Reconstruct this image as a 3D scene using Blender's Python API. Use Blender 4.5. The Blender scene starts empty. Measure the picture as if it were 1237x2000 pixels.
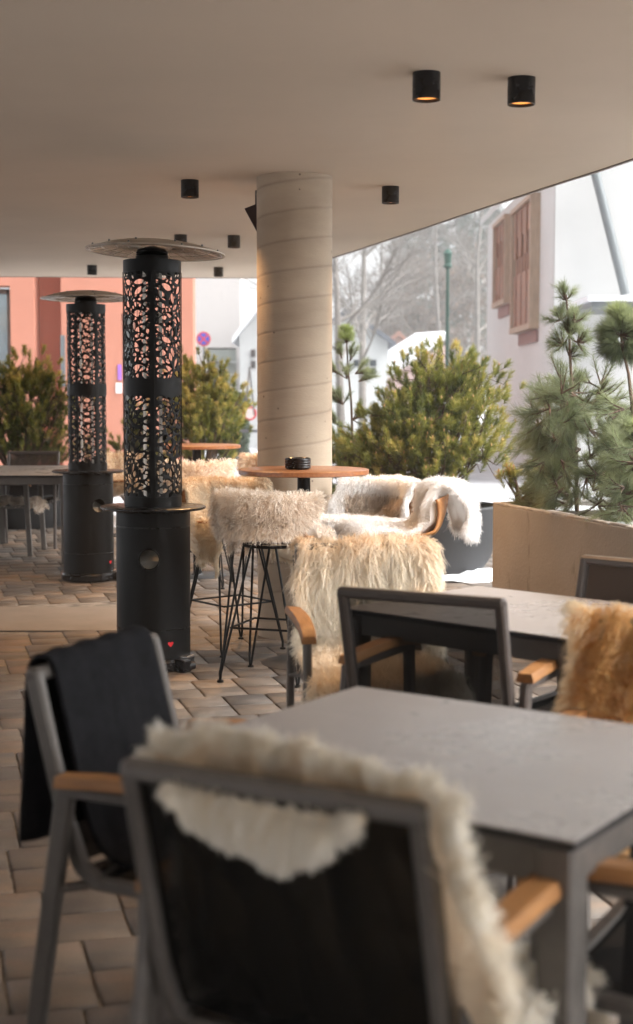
import bpy, math, random
import numpy as np
from mathutils import Vector, Matrix
from mathutils.kdtree import KDTree
R = math.radians
random.seed(7); RNG = np.random.default_rng(7)
S = bpy.context.scene
# ------------------------------------------------------------------ camera
CAM_H = 1.40; FPX = 2778.0; HOR = 772.0
PITCH = math.atan((1000 - HOR) / FPX)
cd = bpy.data.cameras.new('camera'); cam = bpy.data.objects.new('camera', cd); S.collection.objects.link(cam)
cd.sensor_fit = 'VERTICAL'; cd.sensor_height = 36.0; cd.lens = 50.0
cam.location = (0, 0, CAM_H); cam.rotation_euler = (R(90) - PITCH, 0, 0)
cd.clip_start = 0.05; cd.clip_end = 2000
cd.dof.use_dof = True; cd.dof.focus_distance = 7.2; cd.dof.aperture_fstop = 2.6; cd.dof.aperture_blades = 9
S.camera = cam
# ------------------------------------------------------------------ sky and sun (overcast)
SUN_EL, SUN_AZ = R(46), R(105)
W = bpy.data.worlds.new('World'); S.world = W; W.use_nodes = True
nt = W.node_tree; nt.nodes.clear()
sky = nt.nodes.new('ShaderNodeTexSky'); sky.sky_type = 'NISHITA'; sky.sun_disc = False
sky.sun_elevation = SUN_EL; sky.sun_rotation = SUN_AZ; sky.air_density = 1.0; sky.dust_density = 6.0; sky.ozone_density = 1.0
hs = nt.nodes.new('ShaderNodeHueSaturation'); hs.inputs['Saturation'].default_value = 0.10
bg = nt.nodes.new('ShaderNodeBackground'); bg.inputs['Strength'].default_value = 0.13
wo = nt.nodes.new('ShaderNodeOutputWorld')
nt.links.new(sky.outputs[0], hs.inputs['Color']); nt.links.new(hs.outputs[0], bg.inputs[0]); nt.links.new(bg.outputs[0], wo.inputs[0])
sl = bpy.data.lights.new('sun', 'SUN'); sl.energy = 0.8; sl.angle = R(45); sl.color = (1, .98, .95)
so = bpy.data.objects.new('sun', sl); S.collection.objects.link(so)
so.rotation_euler = (R(90) - SUN_EL, 0, R(180) - SUN_AZ)
S.view_settings.view_transform = 'Standard'; S.view_settings.look = 'None'; S.view_settings.gamma = 1
S.view_settings.exposure = 2.08
S.render.engine = 'CYCLES'
S.cycles.max_bounces = 8; S.cycles.diffuse_bounces = 5; S.cycles.transparent_max_bounces = 16

# ------------------------------------------------------------------ helpers
def ray(px, py):
    c, s = math.cos(PITCH), math.sin(PITCH)
    xc, yc = (px - 618.5) / FPX, (1000 - py) / FPX
    return Vector((xc, c + yc * s, yc * c - s))
def at(px, py, z=0.0):
    d = ray(px, py); t = (z - CAM_H) / d.z
    return Vector((0, 0, CAM_H)) + d * t
def atd(px, py, Y):
    d = ray(px, py); t = Y / d.y
    return Vector((0, 0, CAM_H)) + d * t
CA, CB = 2.49, 0.0187               # underside of the slab rises slightly away
def atc(px, py):
    d = ray(px, py); t = (CA - CAM_H) / (d.z - CB * d.y)
    return Vector((0, 0, CAM_H)) + d * t

def tag(o, label=None, cat=None, group=None, kind=None):
    if label: o['label'] = label
    if cat: o['category'] = cat
    if group: o['group'] = group
    if kind: o['kind'] = kind
    return o
def empty(name, loc=(0, 0, 0), rz=0, label=None, cat=None, group=None):
    o = bpy.data.objects.new(name, None); S.collection.objects.link(o)
    o.location = loc; o.rotation_euler = (0, 0, rz); o.empty_display_size = .1
    return tag(o, label, cat, group)
def kids(o): return [c for c in bpy.data.objects if c.parent == o]
def copy_tree(o, parent=None):
    c = o.copy(); S.collection.objects.link(c); c.parent = parent
    for ch in kids(o): copy_tree(ch, c)
    return c
def link(name, me, m, parent=None, smooth=True):
    o = bpy.data.objects.new(name, me); S.collection.objects.link(o)
    if m: me.materials.append(m)
    if smooth: me.polygons.foreach_set('use_smooth', [True] * len(me.polygons))
    if parent: o.parent = parent
    return o
def np_mesh(name, V, F, attrs=None):
    me = bpy.data.meshes.new(name); V = np.asarray(V, dtype=np.float32); F = np.asarray(F, dtype=np.int32)
    n, k = F.shape
    me.vertices.add(len(V)); me.vertices.foreach_set('co', V.ravel())
    me.loops.add(n * k); me.loops.foreach_set('vertex_index', F.ravel())
    me.polygons.add(n); me.polygons.foreach_set('loop_start', np.arange(0, n * k, k, dtype=np.int32))
    me.update(calc_edges=True)
    for a, v in (attrs or {}).items():
        at_ = me.attributes.new(a, 'FLOAT', 'POINT'); at_.data.foreach_set('value', np.asarray(v, dtype=np.float32))
    me.validate(); return me

class MB:
    def __init__(s): s.v = []; s.f = []
    def add(s, vs, fs):
        n = len(s.v); s.v += [tuple(v) for v in vs]; s.f += [tuple(i + n for i in f) for f in fs]; return s
    def box(s, c, d, rot=None, bev=0):
        x, y, z = d[0] / 2, d[1] / 2, d[2] / 2; c = Vector(c)
        if bev <= 0:
            vs = [Vector((i * x, j * y, k * z)) for k in (-1, 1) for j in (-1, 1) for i in (-1, 1)]
            fs = [(0, 2, 3, 1), (4, 5, 7, 6), (0, 1, 5, 4), (2, 6, 7, 3), (0, 4, 6, 2), (1, 3, 7, 5)]
        else:
            b = min(bev, x * .9, y * .9, z * .9); vs = []; idx = {}
            for i in (-1, 1):
                for j in (-1, 1):
                    for k in (-1, 1):
                        for a, p in enumerate(((i * (x), j * (y - b), k * (z - b)), (i * (x - b), j * y, k * (z - b)), (i * (x - b), j * (y - b), k * z))):
                            idx[i, j, k, a] = len(vs); vs.append(Vector(p))
            g = lambda *q: idx[q]; fs = []
            for q in (-1, 1):
                def od(l): return tuple(l if q > 0 else l[::-1])
                fs.append(od([g(q, -1, -1, 0), g(q, 1, -1, 0), g(q, 1, 1, 0), g(q, -1, 1, 0)]))
                fs.append(od([g(-1, q, -1, 1), g(-1, q, 1, 1), g(1, q, 1, 1), g(1, q, -1, 1)]))
                fs.append(od([g(-1, -1, q, 2), g(1, -1, q, 2), g(1, 1, q, 2), g(-1, 1, q, 2)]))
            for i in (-1, 1):
                for j in (-1, 1):
                    l = [g(i, j, -1, 0), g(i, j, -1, 1), g(i, j, 1, 1), g(i, j, 1, 0)]; fs.append(tuple(l if i * j < 0 else l[::-1]) )
                    l = [g(i, -1, j, 0), g(i, 1, j, 0), g(i, 1, j, 2), g(i, -1, j, 2)]; fs.append(tuple(l if i * j > 0 else l[::-1]))
                    l = [g(-1, i, j, 1), g(1, i, j, 1), g(1, i, j, 2), g(-1, i, j, 2)]; fs.append(tuple(l if i * j < 0 else l[::-1]))
                    for k in (-1, 1):
                        l = [g(i, j, k, 0), g(i, j, k, 1), g(i, j, k, 2)]; fs.append(tuple(l if i * j * k > 0 else l[::-1]))
        if rot is not None: vs = [rot @ v for v in vs]
        return s.add([v + c for v in vs], fs)
    def bar(s, a, b, w, h, up=(0, 0, 1), bev=.004):
        a, b = Vector(a), Vector(b); d = b - a; L = d.length; d.normalize()
        up = Vector(up); r = d.cross(up)
        if r.length < 1e-4: r = d.cross(Vector((0, 1, 0)))
        r.normalize(); u = r.cross(d)
        return s.box((a + b) / 2, (w, L, h), Matrix((r, d, u)).transposed(), bev)
    def tube(s, pts, r, n=8, closed=False, cap=True):
        pts = [Vector(p) for p in pts]; N = len(pts); rs = r if isinstance(r, (list, tuple)) else [r] * N
        base = len(s.v); pu = None
        for i, p in enumerate(pts):
            if closed: d = pts[(i + 1) % N] - pts[i - 1]
            else: d = pts[min(i + 1, N - 1)] - pts[max(i - 1, 0)]
            d.normalize()
            if pu is None:
                pu = d.orthogonal().normalized()
            pu = (pu - d * pu.dot(d)); pu = pu.normalized() if pu.length > 1e-6 else d.orthogonal().normalized()
            w = d.cross(pu)
            for k in range(n):
                a = 2 * math.pi * k / n; s.v.append(tuple(p + (pu * math.cos(a) + w * math.sin(a)) * rs[i]))
        for i in range(N if closed else N - 1):
            j = (i + 1) % N
            for k in range(n):
                l = (k + 1) % n; s.f.append((base + i * n + k, base + i * n + l, base + j * n + l, base + j * n + k))
        if cap and not closed:
            s.f.append(tuple(base + k for k in range(n))[::-1]); s.f.append(tuple(base + (N - 1) * n + k for k in range(n)))
        return s
    def lathe(s, prof, n=48, c=(0, 0, 0)):
        base = len(s.v); N = len(prof)
        for r, z in prof:
            for k in range(n):
                a = 2 * math.pi * k / n; s.v.append((c[0] + r * math.cos(a), c[1] + r * math.sin(a), c[2] + z))
        for i in range(N - 1):
            for k in range(n):
                l = (k + 1) % n; s.f.append((base + i * n + k, base + i * n + l, base + (i + 1) * n + l, base + (i + 1) * n + k))
        return s
    def prism(s, poly, z0, z1):
        n = len(poly); b = len(s.v)
        s.v += [(p[0], p[1], z0(p) if callable(z0) else z0) for p in poly] + [(p[0], p[1], z1(p) if callable(z1) else z1) for p in poly]
        s.f.append(tuple(range(b, b + n))[::-1]); s.f.append(tuple(range(b + n, b + 2 * n)))
        for i in range(n):
            j = (i + 1) % n; s.f.append((b + i, b + j, b + n + j, b + n + i))
        return s
    def build(s, name, m, parent=None, smooth=True, auto=True):
        me = bpy.data.meshes.new(name); me.from_pydata(s.v, [], s.f); me.update()
        o = link(name, me, m, parent, smooth)
        if smooth and auto: me.set_sharp_from_angle(angle=R(35))
        return o

# ------------------------------------------------------------------ materials
def mat(name, col, rough=.5, metal=0, spec=.5, var=0, vscale=8, bump=0, bscale=60, col2=None, coat=0, stretch=None):
    m = bpy.data.materials.new(name); m.use_nodes = True; n = m.node_tree; b = n.nodes['Principled BSDF']
    b.inputs['Base Color'].default_value = (*col, 1); b.inputs['Roughness'].default_value = rough
    b.inputs['Metallic'].default_value = metal; b.inputs['Specular IOR Level'].default_value = spec
    b.inputs['Coat Weight'].default_value = coat
    if var or col2 or bump:
        tc = n.nodes.new('ShaderNodeTexCoord'); src = tc.outputs['Object']
        if stretch:
            mp = n.nodes.new('ShaderNodeMapping'); mp.inputs['Scale'].default_value = stretch
            n.links.new(src, mp.inputs[0]); src = mp.outputs[0]
    if var or col2:
        t = n.nodes.new('ShaderNodeTexNoise'); t.inputs['Scale'].default_value = vscale; t.inputs['Detail'].default_value = 6
        t.inputs['Roughness'].default_value = .6; n.links.new(src, t.inputs['Vector'])
        r = n.nodes.new('ShaderNodeValToRGB'); r.color_ramp.elements[0].position = .32; r.color_ramp.elements[1].position = .68
        c2 = col2 or tuple(min(1, c * (1 + var)) for c in col); c1 = col if col2 else tuple(c * (1 - var) for c in col)
        r.color_ramp.elements[0].color = (*c1, 1); r.color_ramp.elements[1].color = (*c2, 1)
        n.links.new(t.outputs['Fac'], r.inputs[0]); n.links.new(r.outputs[0], b.inputs['Base Color'])
    if bump:
        t2 = n.nodes.new('ShaderNodeTexNoise'); t2.inputs['Scale'].default_value = bscale; t2.inputs['Detail'].default_value = 4
        n.links.new(src, t2.inputs['Vector'])
        bp = n.nodes.new('ShaderNodeBump'); bp.inputs['Strength'].default_value = bump; bp.inputs['Distance'].default_value = .01
        n.links.new(t2.outputs['Fac'], bp.inputs['Height']); n.links.new(bp.outputs[0], b.inputs['Normal'])
    return m
def emit(name, col, st):
    m = bpy.data.materials.new(name); m.use_nodes = True; b = m.node_tree.nodes['Principled BSDF']
    b.inputs['Base Color'].default_value = (*col, 1); b.inputs['Emission Color'].default_value = (*col, 1); b.inputs['Emission Strength'].default_value = st
    return m
def tone_mat(name, stops, rough=.6, transl=.3, spec=.2):
    """colour from the mesh's own per-strand 'tone' value, some light let through"""
    m = bpy.data.materials.new(name); m.use_nodes = True; n = m.node_tree; b = n.nodes['Principled BSDF']
    a = n.nodes.new('ShaderNodeAttribute'); a.attribute_name = 'tone'
    r = n.nodes.new('ShaderNodeValToRGB'); e = r.color_ramp.elements
    while len(e) < len(stops): e.new(.5)
    for i, (p, c) in enumerate(stops): e[i].position = p; e[i].color = (*c, 1)
    n.links.new(a.outputs['Fac'], r.inputs[0]); n.links.new(r.outputs[0], b.inputs['Base Color'])
    b.inputs['Roughness'].default_value = rough; b.inputs['Specular IOR Level'].default_value = spec
    t = n.nodes.new('ShaderNodeBsdfTranslucent'); n.links.new(r.outputs[0], t.inputs[0])
    mx = n.nodes.new('ShaderNodeMixShader'); mx.inputs[0].default_value = transl
    n.links.new(b.outputs[0], mx.inputs[1]); n.links.new(t.outputs[0], mx.inputs[2])
    n.links.new(mx.outputs[0], n.nodes['Material Output'].inputs[0])
    return m
def sling_mat(name, col, open_=.3):
    m = mat(name, col, .85, spec=.08); n = m.node_tree; b = n.nodes['Principled BSDF']
    tr = n.nodes.new('ShaderNodeBsdfTransparent'); mx = n.nodes.new('ShaderNodeMixShader')
    tc = n.nodes.new('ShaderNodeTexCoord'); mp = n.nodes.new('ShaderNodeMapping'); mp.inputs['Scale'].default_value = (400, 400, 400)
    w = n.nodes.new('ShaderNodeTexChecker'); w.inputs['Scale'].default_value = 1
    n.links.new(tc.outputs['Object'], mp.inputs[0]); n.links.new(mp.outputs[0], w.inputs[0])
    mt = n.nodes.new('ShaderNodeMath'); mt.operation = 'MULTIPLY'; mt.inputs[1].default_value = open_ * 2
    n.links.new(w.outputs['Fac'], mt.inputs[0]); n.links.new(mt.outputs[0], mx.inputs[0])
    n.links.new(b.outputs[0], mx.inputs[1]); n.links.new(tr.outputs[0], mx.inputs[2])
    n.links.new(mx.outputs[0], n.nodes['Material Output'].inputs[0]); return m
M = {}
M['alu'] = mat('grey_powder_coat', (.13, .118, .108), .45, .25, var=.08, vscale=30, bump=.05, bscale=400)
M['frame_brown'] = mat('umber_powder_coat', (.085, .07, .062), .45, .2, var=.08, vscale=30)
M['tabletop'] = mat('grey_laminate', (.30, .28, .27), .30, spec=.6, col2=(.325, .303, .292), vscale=2.5, stretch=(1, 5, 1), bump=.03, bscale=120)
M['edge'] = mat('black_laminate_core', (.012, .011, .012), .5)
M['teak'] = mat('teak', (.40, .19, .065), .5, col2=(.26, .115, .038), vscale=6, stretch=(14, 2, 14), bump=.08, bscale=60)
M['tablewood'] = mat('table_wood', (.40, .16, .06), .38, col2=(.27, .10, .035), vscale=5, stretch=(14, 2, 14), coat=.2)
M['ply'] = mat('bent_plywood', (.42, .20, .07), .4, col2=(.30, .13, .045), vscale=5, stretch=(3, 14, 14))
M['black'] = mat('black_steel', (.004, .004, .004), .42, 0, spec=.22, var=.2, vscale=12)
M['blackgloss'] = mat('black_gloss', (.006, .006, .007), .28, spec=.4, var=.2, vscale=20)
M['sling'] = sling_mat('black_mesh_sling', (.010, .009, .008), .15)
M['sling_solid'] = sling_mat('black_dense_sling', (.006, .0055, .005), .05)
M['sling_brown'] = sling_mat('umber_mesh_sling', (.055, .042, .036), .12)
M['blanket'] = mat('black_wool', (.010, .010, .012), .9, spec=.15, bump=.5, bscale=500, var=.3, vscale=40)
M['ceil'] = mat('ceiling_render', (.54, .455, .365), .9, spec=.2, var=.05, vscale=.7, bump=.06, bscale=90)
M['lamp_glow'] = emit('lamp_glow', (1, .42, .10), .28)
M['hat'] = mat('heater_hat_metal', (.40, .35, .29), .45, .3, var=.08)
M['reflector'] = mat('heater_reflector', (.75, .72, .70), .22, .9)
M['glass'] = None
M['bottle'] = mat('gas_bottle', (.55, .55, .52), .5)
M['red'] = mat('red_sticker', (.6, .01, .02), .5)
M['white'] = mat('white_plastic', (.75, .75, .75), .4)
M['bark'] = mat('bark', (.13, .075, .045), .9, col2=(.06, .04, .03), vscale=30, bump=.5, bscale=80)
M['bowl'] = mat('dark_planter_fibre', (.018, .019, .021), .6, var=.25, vscale=3, bump=.1, bscale=40)
M['soil'] = mat('soil', (.05, .035, .025), .95, var=.4, vscale=30, bump=.8, bscale=40)
M['snow'] = mat('snow', (.66, .68, .71), .7, spec=.3, var=.03, vscale=2, bump=.5, bscale=14)
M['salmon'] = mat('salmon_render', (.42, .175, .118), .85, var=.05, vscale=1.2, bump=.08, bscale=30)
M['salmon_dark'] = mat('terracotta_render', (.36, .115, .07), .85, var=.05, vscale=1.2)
M['wall_white'] = mat('white_render', (.46, .46, .455), .85, var=.04, vscale=.8, bump=.08, bscale=20)
M['wall_white2'] = mat('bright_white_render', (.41, .41, .405), .85, var=.03, vscale=.8)
M['greywhite'] = mat('pale_grey_render', (.44, .455, .455), .85, var=.05, vscale=.8)
M['shutter'] = mat('shutter_wood', (.26, .088, .022), .6, col2=(.13, .042, .012), vscale=4, stretch=(9, 9, 1))
M['shutter_pale'] = mat('weathered_wood', (.36, .245, .165), .7, col2=(.24, .16, .105), vscale=4, stretch=(9, 9, 1))
M['winglass'] = mat('window_glass', (.03, .04, .045), .08, spec=.8)
M['pipe'] = mat('zinc', (.14, .155, .16), .5, .3)
M['green_paint'] = mat('green_paint', (.02, .085, .06), .5)
M['roof_dark'] = mat('roof_slate', (.10, .11, .13), .7, var=.2, vscale=5)

def wear(m, scale, lo, hi, stretch=(1, 1, 1)):
    n = m.node_tree; b = n.nodes['Principled BSDF']; tc = n.nodes.new('ShaderNodeTexCoord'); mp = n.nodes.new('ShaderNodeMapping'); mp.inputs['Scale'].default_value = stretch
    t = n.nodes.new('ShaderNodeTexNoise'); t.inputs['Scale'].default_value = scale; t.inputs['Detail'].default_value = 9; t.inputs['Roughness'].default_value = .7
    r = n.nodes.new('ShaderNodeMapRange'); r.inputs[1].default_value = .35; r.inputs[2].default_value = .68; r.inputs[3].default_value = lo; r.inputs[4].default_value = hi
    n.links.new(tc.outputs['Object'], mp.inputs[0]); n.links.new(mp.outputs[0], t.inputs[0]); n.links.new(t.outputs['Fac'], r.inputs[0]); n.links.new(r.outputs[0], b.inputs['Roughness'])
wear(M['tabletop'], 2.2, .24, .38); wear(M['black'], 6, .30, .62, (1, 1, .3)); wear(M['blackgloss'], 8, .16, .42); wear(M['alu'], 20, .3, .6)
# ------------------------------------------------------------------ ground
def ground():
    V = []; F = []
    xs = np.concatenate([np.linspace(-250, -40, 8), np.linspace(-30, 30, 41), np.linspace(40, 250, 8)])
    ys = np.concatenate([np.linspace(-20, 60, 50), np.linspace(75, 400, 16)])
    for y in ys:
        for x in xs:
            V.append((x, y, -.06))
    nx = len(xs)
    for j in range(len(ys) - 1):
        for i in range(nx - 1):
            F.append((j * nx + i, j * nx + i + 1, (j + 1) * nx + i + 1, (j + 1) * nx + i))
    m = mat('snowy_street', (.24, .24, .25), .75, col2=(.55, .56, .58), vscale=.5, bump=.3, bscale=6)
    o = link('ground', np_mesh('ground', V, F), m); tag(o, kind='structure')
ground()
def paving():
    rng = np.random.default_rng(3); th = R(15.5); u = np.array((math.cos(th), math.sin(th))); w = np.array((-math.sin(th), math.cos(th)))
    V = []; F = []; T = []; K = []
    pw, pl, g = .205, .405, .0040
    strip0 = at(110, 1232).y; strip1 = at(110, 1186).y
    for j in range(-6, 48):
        off = (j % 2) * .5 * pw + (j % 3) * .03
        for i in range(-30, 32):
            c = u * (i * pw + off) + w * (j * pl) + np.array((0, 1.0))
            if not (-5.5 < c[0] < 3.6 and .3 < c[1] < 16.2): continue
            if c[0] < -.95 and strip0 - .1 < c[1] < strip1 + .1: continue
            ch = .005; t00 = rng.random(); c00 = c; pl_ = pl / 2
            for hf in (-1, 1):
              c = c00 + w * (hf * pl / 4); dz = rng.normal(0, .0010); tx, ty = rng.normal(0, .004, 2); t = np.clip(t00 * .35 + .65 * rng.random(), 0, 1); b = len(V)
              for (hx, hy, z) in ((pw / 2 - g, pl_ / 2 - .0022, -.05), (pw / 2 - g, pl_ / 2 - .0022, -ch), (pw / 2 - g - ch, pl_ / 2 - .0022 - ch, 0)):
                  for sx, sy in ((-1, -1), (1, -1), (1, 1), (-1, 1)):
                      jx, jy = rng.normal(0, .0012, 2)
                      p = c + u * (sx * hx + jx) + w * (sy * hy + jy)
                      V.append((p[0], p[1], z + dz + tx * sx * hx + ty * sy * hy)); T.append(t)
              F.append((b + 8, b + 9, b + 10, b + 11))
              for l in (0, 4):
                  for k in range(4):
                      k2 = (k + 1) % 4; F.append((b + l + k, b + l + k2, b + l + 4 + k2, b + l + 4 + k))
    me = np_mesh('paving', V, F, {'tone': T})
    m = bpy.data.materials.new('clay_and_grey_pavers'); m.use_nodes = True; n = m.node_tree; b = n.nodes['Principled BSDF']
    a = n.nodes.new('ShaderNodeAttribute'); a.attribute_name = 'tone'
    tc = n.nodes.new('ShaderNodeTexCoord'); no = n.nodes.new('ShaderNodeTexNoise'); no.inputs['Scale'].default_value = 7; no.inputs['Detail'].default_value = 7
    mp = n.nodes.new('ShaderNodeMapping'); mp.inputs['Scale'].default_value = (.6, 1.6, 1); mp.inputs['Rotation'].default_value = (0, 0, R(12))
    n.links.new(tc.outputs['Object'], mp.inputs[0]); n.links.new(mp.outputs[0], no.inputs[0])
    add = n.nodes.new('ShaderNodeMath'); add.operation = 'MULTIPLY_ADD'; add.inputs[1].default_value = 1.5; n.links.new(no.outputs['Fac'], add.inputs[0])
    sb = n.nodes.new('ShaderNodeMath'); sb.operation = 'SUBTRACT'; sb.inputs[1].default_value = .75; n.links.new(a.outputs['Fac'], sb.inputs[0]); n.links.new(sb.outputs[0], add.inputs[2])
    r = n.nodes.new('ShaderNodeValToRGB'); e = r.color_ramp.elements
    e[0].position = .0; e[0].color = (.095, .085, .078, 1); e[1].position = 1; e[1].color = (.215, .150, .105, 1)
    for p, c in ((.40, (.130, .113, .099, 1)), (.72, (.170, .136, .108, 1))):
        q = e.new(p); q.color = c
    n.links.new(add.outputs[0], r.inputs[0])
    n2 = n.nodes.new('ShaderNodeTexNoise'); n2.inputs['Scale'].default_value = 220; n2.inputs['Detail'].default_value = 3; n.links.new(tc.outputs['Object'], n2.inputs[0])
    mr = n.nodes.new('ShaderNodeMapRange'); mr.inputs[1].default_value = .3; mr.inputs[2].default_value = .7; mr.inputs[3].default_value = .72; mr.inputs[4].default_value = 1.2
    n.links.new(n2.outputs['Fac'], mr.inputs[0])
    # dark blotchy wear
    n3 = n.nodes.new('ShaderNodeTexNoise'); n3.inputs['Scale'].default_value = 2.3; n3.inputs['Detail'].default_value = 8; n3.inputs['Roughness'].default_value = .65; n.links.new(tc.outputs['Object'], n3.inputs[0])
    m3 = n.nodes.new('ShaderNodeMapRange'); m3.inputs[1].default_value = .35; m3.inputs[2].default_value = .6; m3.inputs[3].default_value = .68; m3.inputs[4].default_value = 1.05
    n.links.new(n3.outputs['Fac'], m3.inputs[0])
    mm = n.nodes.new('ShaderNodeMath'); mm.operation = 'MULTIPLY'; n.links.new(mr.outputs[0], mm.inputs[0]); n.links.new(m3.outputs[0], mm.inputs[1])
    mul = n.nodes.new('ShaderNodeVectorMath'); mul.operation = 'SCALE'; n.links.new(r.outputs[0], mul.inputs[0]); n.links.new(mm.outputs[0], mul.inputs['Scale'])
    n.links.new(mul.outputs[0], b.inputs['Base Color']); b.inputs['Roughness'].default_value = .62; b.inputs['Specular IOR Level'].default_value = .45
    bp = n.nodes.new('ShaderNodeBump'); bp.inputs['Strength'].default_value = .35; bp.inputs['Distance'].default_value = .004
    n.links.new(n2.outputs['Fac'], bp.inputs['Height']); n.links.new(bp.outputs[0], b.inputs['Normal'])
    o = link('pavement', me, m, smooth=False); tag(o, kind='structure')
    sand = mat('joint_sand', (.055, .048, .042), .95, col2=(.30, .28, .25), vscale=9, bump=.6, bscale=120)
    tag(MB().box((-.95, 8.2, -.034), (9.2, 16.0, .05)).build('joint_sand', sand, smooth=False), kind='structure')
    cs = mat('concrete_strip', (.20, .178, .158), .8, col2=(.155, .138, .122), vscale=3, bump=.25, bscale=60)
    tag(MB().box((-3.25, (strip0 + strip1) / 2, -.02), (4.5, strip1 - strip0, .046), bev=.003).build('concrete_strip', cs, smooth=False), kind='structure')
paving()

# ------------------------------------------------------------------ ceiling slab
def slab():
    zc = lambda p: CA + CB * p[1]
    edge = [atc(*p) for p in ((500, 543), (560, 538), (600, 526), (646, 504), (700, 487), (760, 467), (830, 444), (900, 420), (1000, 387), (1100, 354), (1170, 332), (1237, 309))]
    d = (edge[-1] - edge[-2]); 
    for k in range(1, 7):
        edge.append(edge[-1] + Vector((.10 * k * .5 + .3, -1.9 - .1 * k, 0)))
    L = atc(0, 540)
    edge = [p for p in edge if p.y > -1.6]
    poly = [(-7.0, L.y)] + [(L.x, L.y)] + [(p.x, p.y) for p in edge] + [(edge[-1].x, -1.8), (-7.0, -1.8)]
    poly = poly[::-1]
    o = MB().prism(poly, zc, lambda p: zc(p) + .45).build('canopy_slab', M['ceil'], smooth=False)
    tag(o, 'broad beige canopy slab with a curving edge over the terrace', 'canopy')
    ed = MB(); pts = [Vector((p.x, p.y, zc(p) + .012)) for p in [Vector((-7.0, L.y, 0)), L] + edge]
    for a, b in zip(pts[:-1], pts[1:]):
        n = Vector((b.y - a.y, -(b.x - a.x), 0)).normalized() * -.012
        ed.bar(a + n, b + n, .022, .035, bev=0)
    ed.build('drip_edge', mat('drip_edge_metal', (.13, .10, .08), .5, .3), o, smooth=False)
    w = MB().box((-2, -6.0, 2.4), (16, .25, 5.0)).build('light_block_wall', mat('dark_light_block', (.14, .105, .08), .7, var=.1), smooth=False)  # unseen wall, added to keep bright horizon sky out of front-facing reflections
    tag(w, 'unseen dark brown wall added behind the camera to block bright horizon reflections', 'wall')
slab()

# ------------------------------------------------------------------ column
def column():
    b = at(576, 1251); rad = .217; cx, cy = (576 - 618.5) / FPX * (b.y + rad), b.y + rad
    n = 96; zt = CA + CB * cy; V = []; F = []; Z = np.arange(-.03, zt + .012, .006)
    for z in Z:
        for k in range(n):
            a = 2 * math.pi * k / n
            # spiral seam left by the paper formwork
            s = ((z - a / (2 * math.pi) * .165) / .165) % 1.0
            d = min(s, 1 - s) * .165
            r = rad - .0022 * math.exp(-(d / .005) ** 2)
            V.append((r * math.cos(a), r * math.sin(a), z))
    nz = len(Z)
    i, k = np.meshgrid(np.arange(nz - 1), np.arange(n), indexing='ij'); l = (k + 1) % n
    F = np.stack([i * n + k, i * n + l, (i + 1) * n + l, (i + 1) * n + k], -1).reshape(-1, 4)
    m = mat('column_concrete', (.45, .365, .275), .8, col2=(.37, .295, .22), vscale=2.2, bump=.12, bscale=45, stretch=(1, 1, 3)); nt = m.node_tree; b_ = nt.nodes['Principled BSDF']
    # small air holes in the concrete and darker seam line
    tc = nt.nodes.new('ShaderNodeTexCoord'); vo = nt.nodes.new('ShaderNodeTexVoronoi'); vo.inputs['Scale'].default_value = 16; nt.links.new(tc.outputs['Object'], vo.inputs['Vector'])
    no = nt.nodes.new('ShaderNodeTexNoise'); no.inputs['Scale'].default_value = 4; nt.links.new(tc.outputs['Object'], no.inputs['Vector'])
    g1 = nt.nodes.new('ShaderNodeMath'); g1.operation = 'LESS_THAN'; g1.inputs[1].default_value = .10; nt.links.new(vo.outputs['Distance'], g1.inputs[0])
    g2 = nt.nodes.new('ShaderNodeMath'); g2.operation = 'GREATER_THAN'; g2.inputs[1].default_value = .56; nt.links.new(no.outputs['Fac'], g2.inputs[0])
    g3 = nt.nodes.new('ShaderNodeMath'); g3.operation = 'MULTIPLY'; nt.links.new(g1.outputs[0], g3.inputs[0]); nt.links.new(g2.outputs[0], g3.inputs[1])
    at_ = nt.nodes.new('ShaderNodeAttribute'); at_.attribute_name = 'seam'
    mx = nt.nodes.new('ShaderNodeMath'); mx.operation = 'MAXIMUM'; nt.links.new(g3.outputs[0], mx.inputs[0]); nt.links.new(at_.outputs['Fac'], mx.inputs[1])
    mc = nt.nodes.new('ShaderNodeMix'); mc.data_type = 'RGBA'; nt.links.new(mx.outputs[0], mc.inputs[0])
    src = b_.inputs['Base Color'].links[0].from_socket; nt.links.new(src, mc.inputs[6]); mc.inputs[7].default_value = (.17, .13, .10, 1)
    nt.links.new(mc.outputs[2], b_.inputs['Base Color'])
    V = np.array(V); a = np.arctan2(V[:, 1], V[:, 0]) % (2 * math.pi); s = ((V[:, 2] - a / (2 * math.pi) * .165) / .165) % 1
    d = np.minimum(s, 1 - s) * .165; seam = .38 * np.exp(-(d / .006) ** 2)
    o = link('concrete_column', np_mesh('column', V, F, {'seam': seam}), m); o.location = (cx, cy, 0)
    tag(o, 'round pale concrete column with spiral formwork seams carrying the canopy', 'column')
    # small wall speaker on the far side
    p = atd(494, 435, cy + .17)
    e = empty('wall_speaker', (p.x, p.y, p.z), 0, 'brown wedge shaped speaker fixed high behind the concrete column', 'speaker')
    sp = MB(); vs = [(-.045, -.06, .075), (.06, -.06, .115), (.09, -.06, -.1), (.055, -.06, -.11), (-.045, .07, .075), (.06, .07, .115), (.09, .07, -.1), (.055, .07, -.11)]
    sp.add(vs, [(0, 3, 2, 1), (4, 5, 6, 7), (0, 1, 5, 4), (1, 2, 6, 5), (2, 3, 7, 6), (3, 0, 4, 7)])
    sp.build('housing', mat('speaker_brown', (.05, .028, .028), .6), e, smooth=False)
    MB().bar((.05, 0, 0), (.10, .02, 0), .02, .03).build('bracket', M['black'], e)
    return cx, cy
COL = column()

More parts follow.
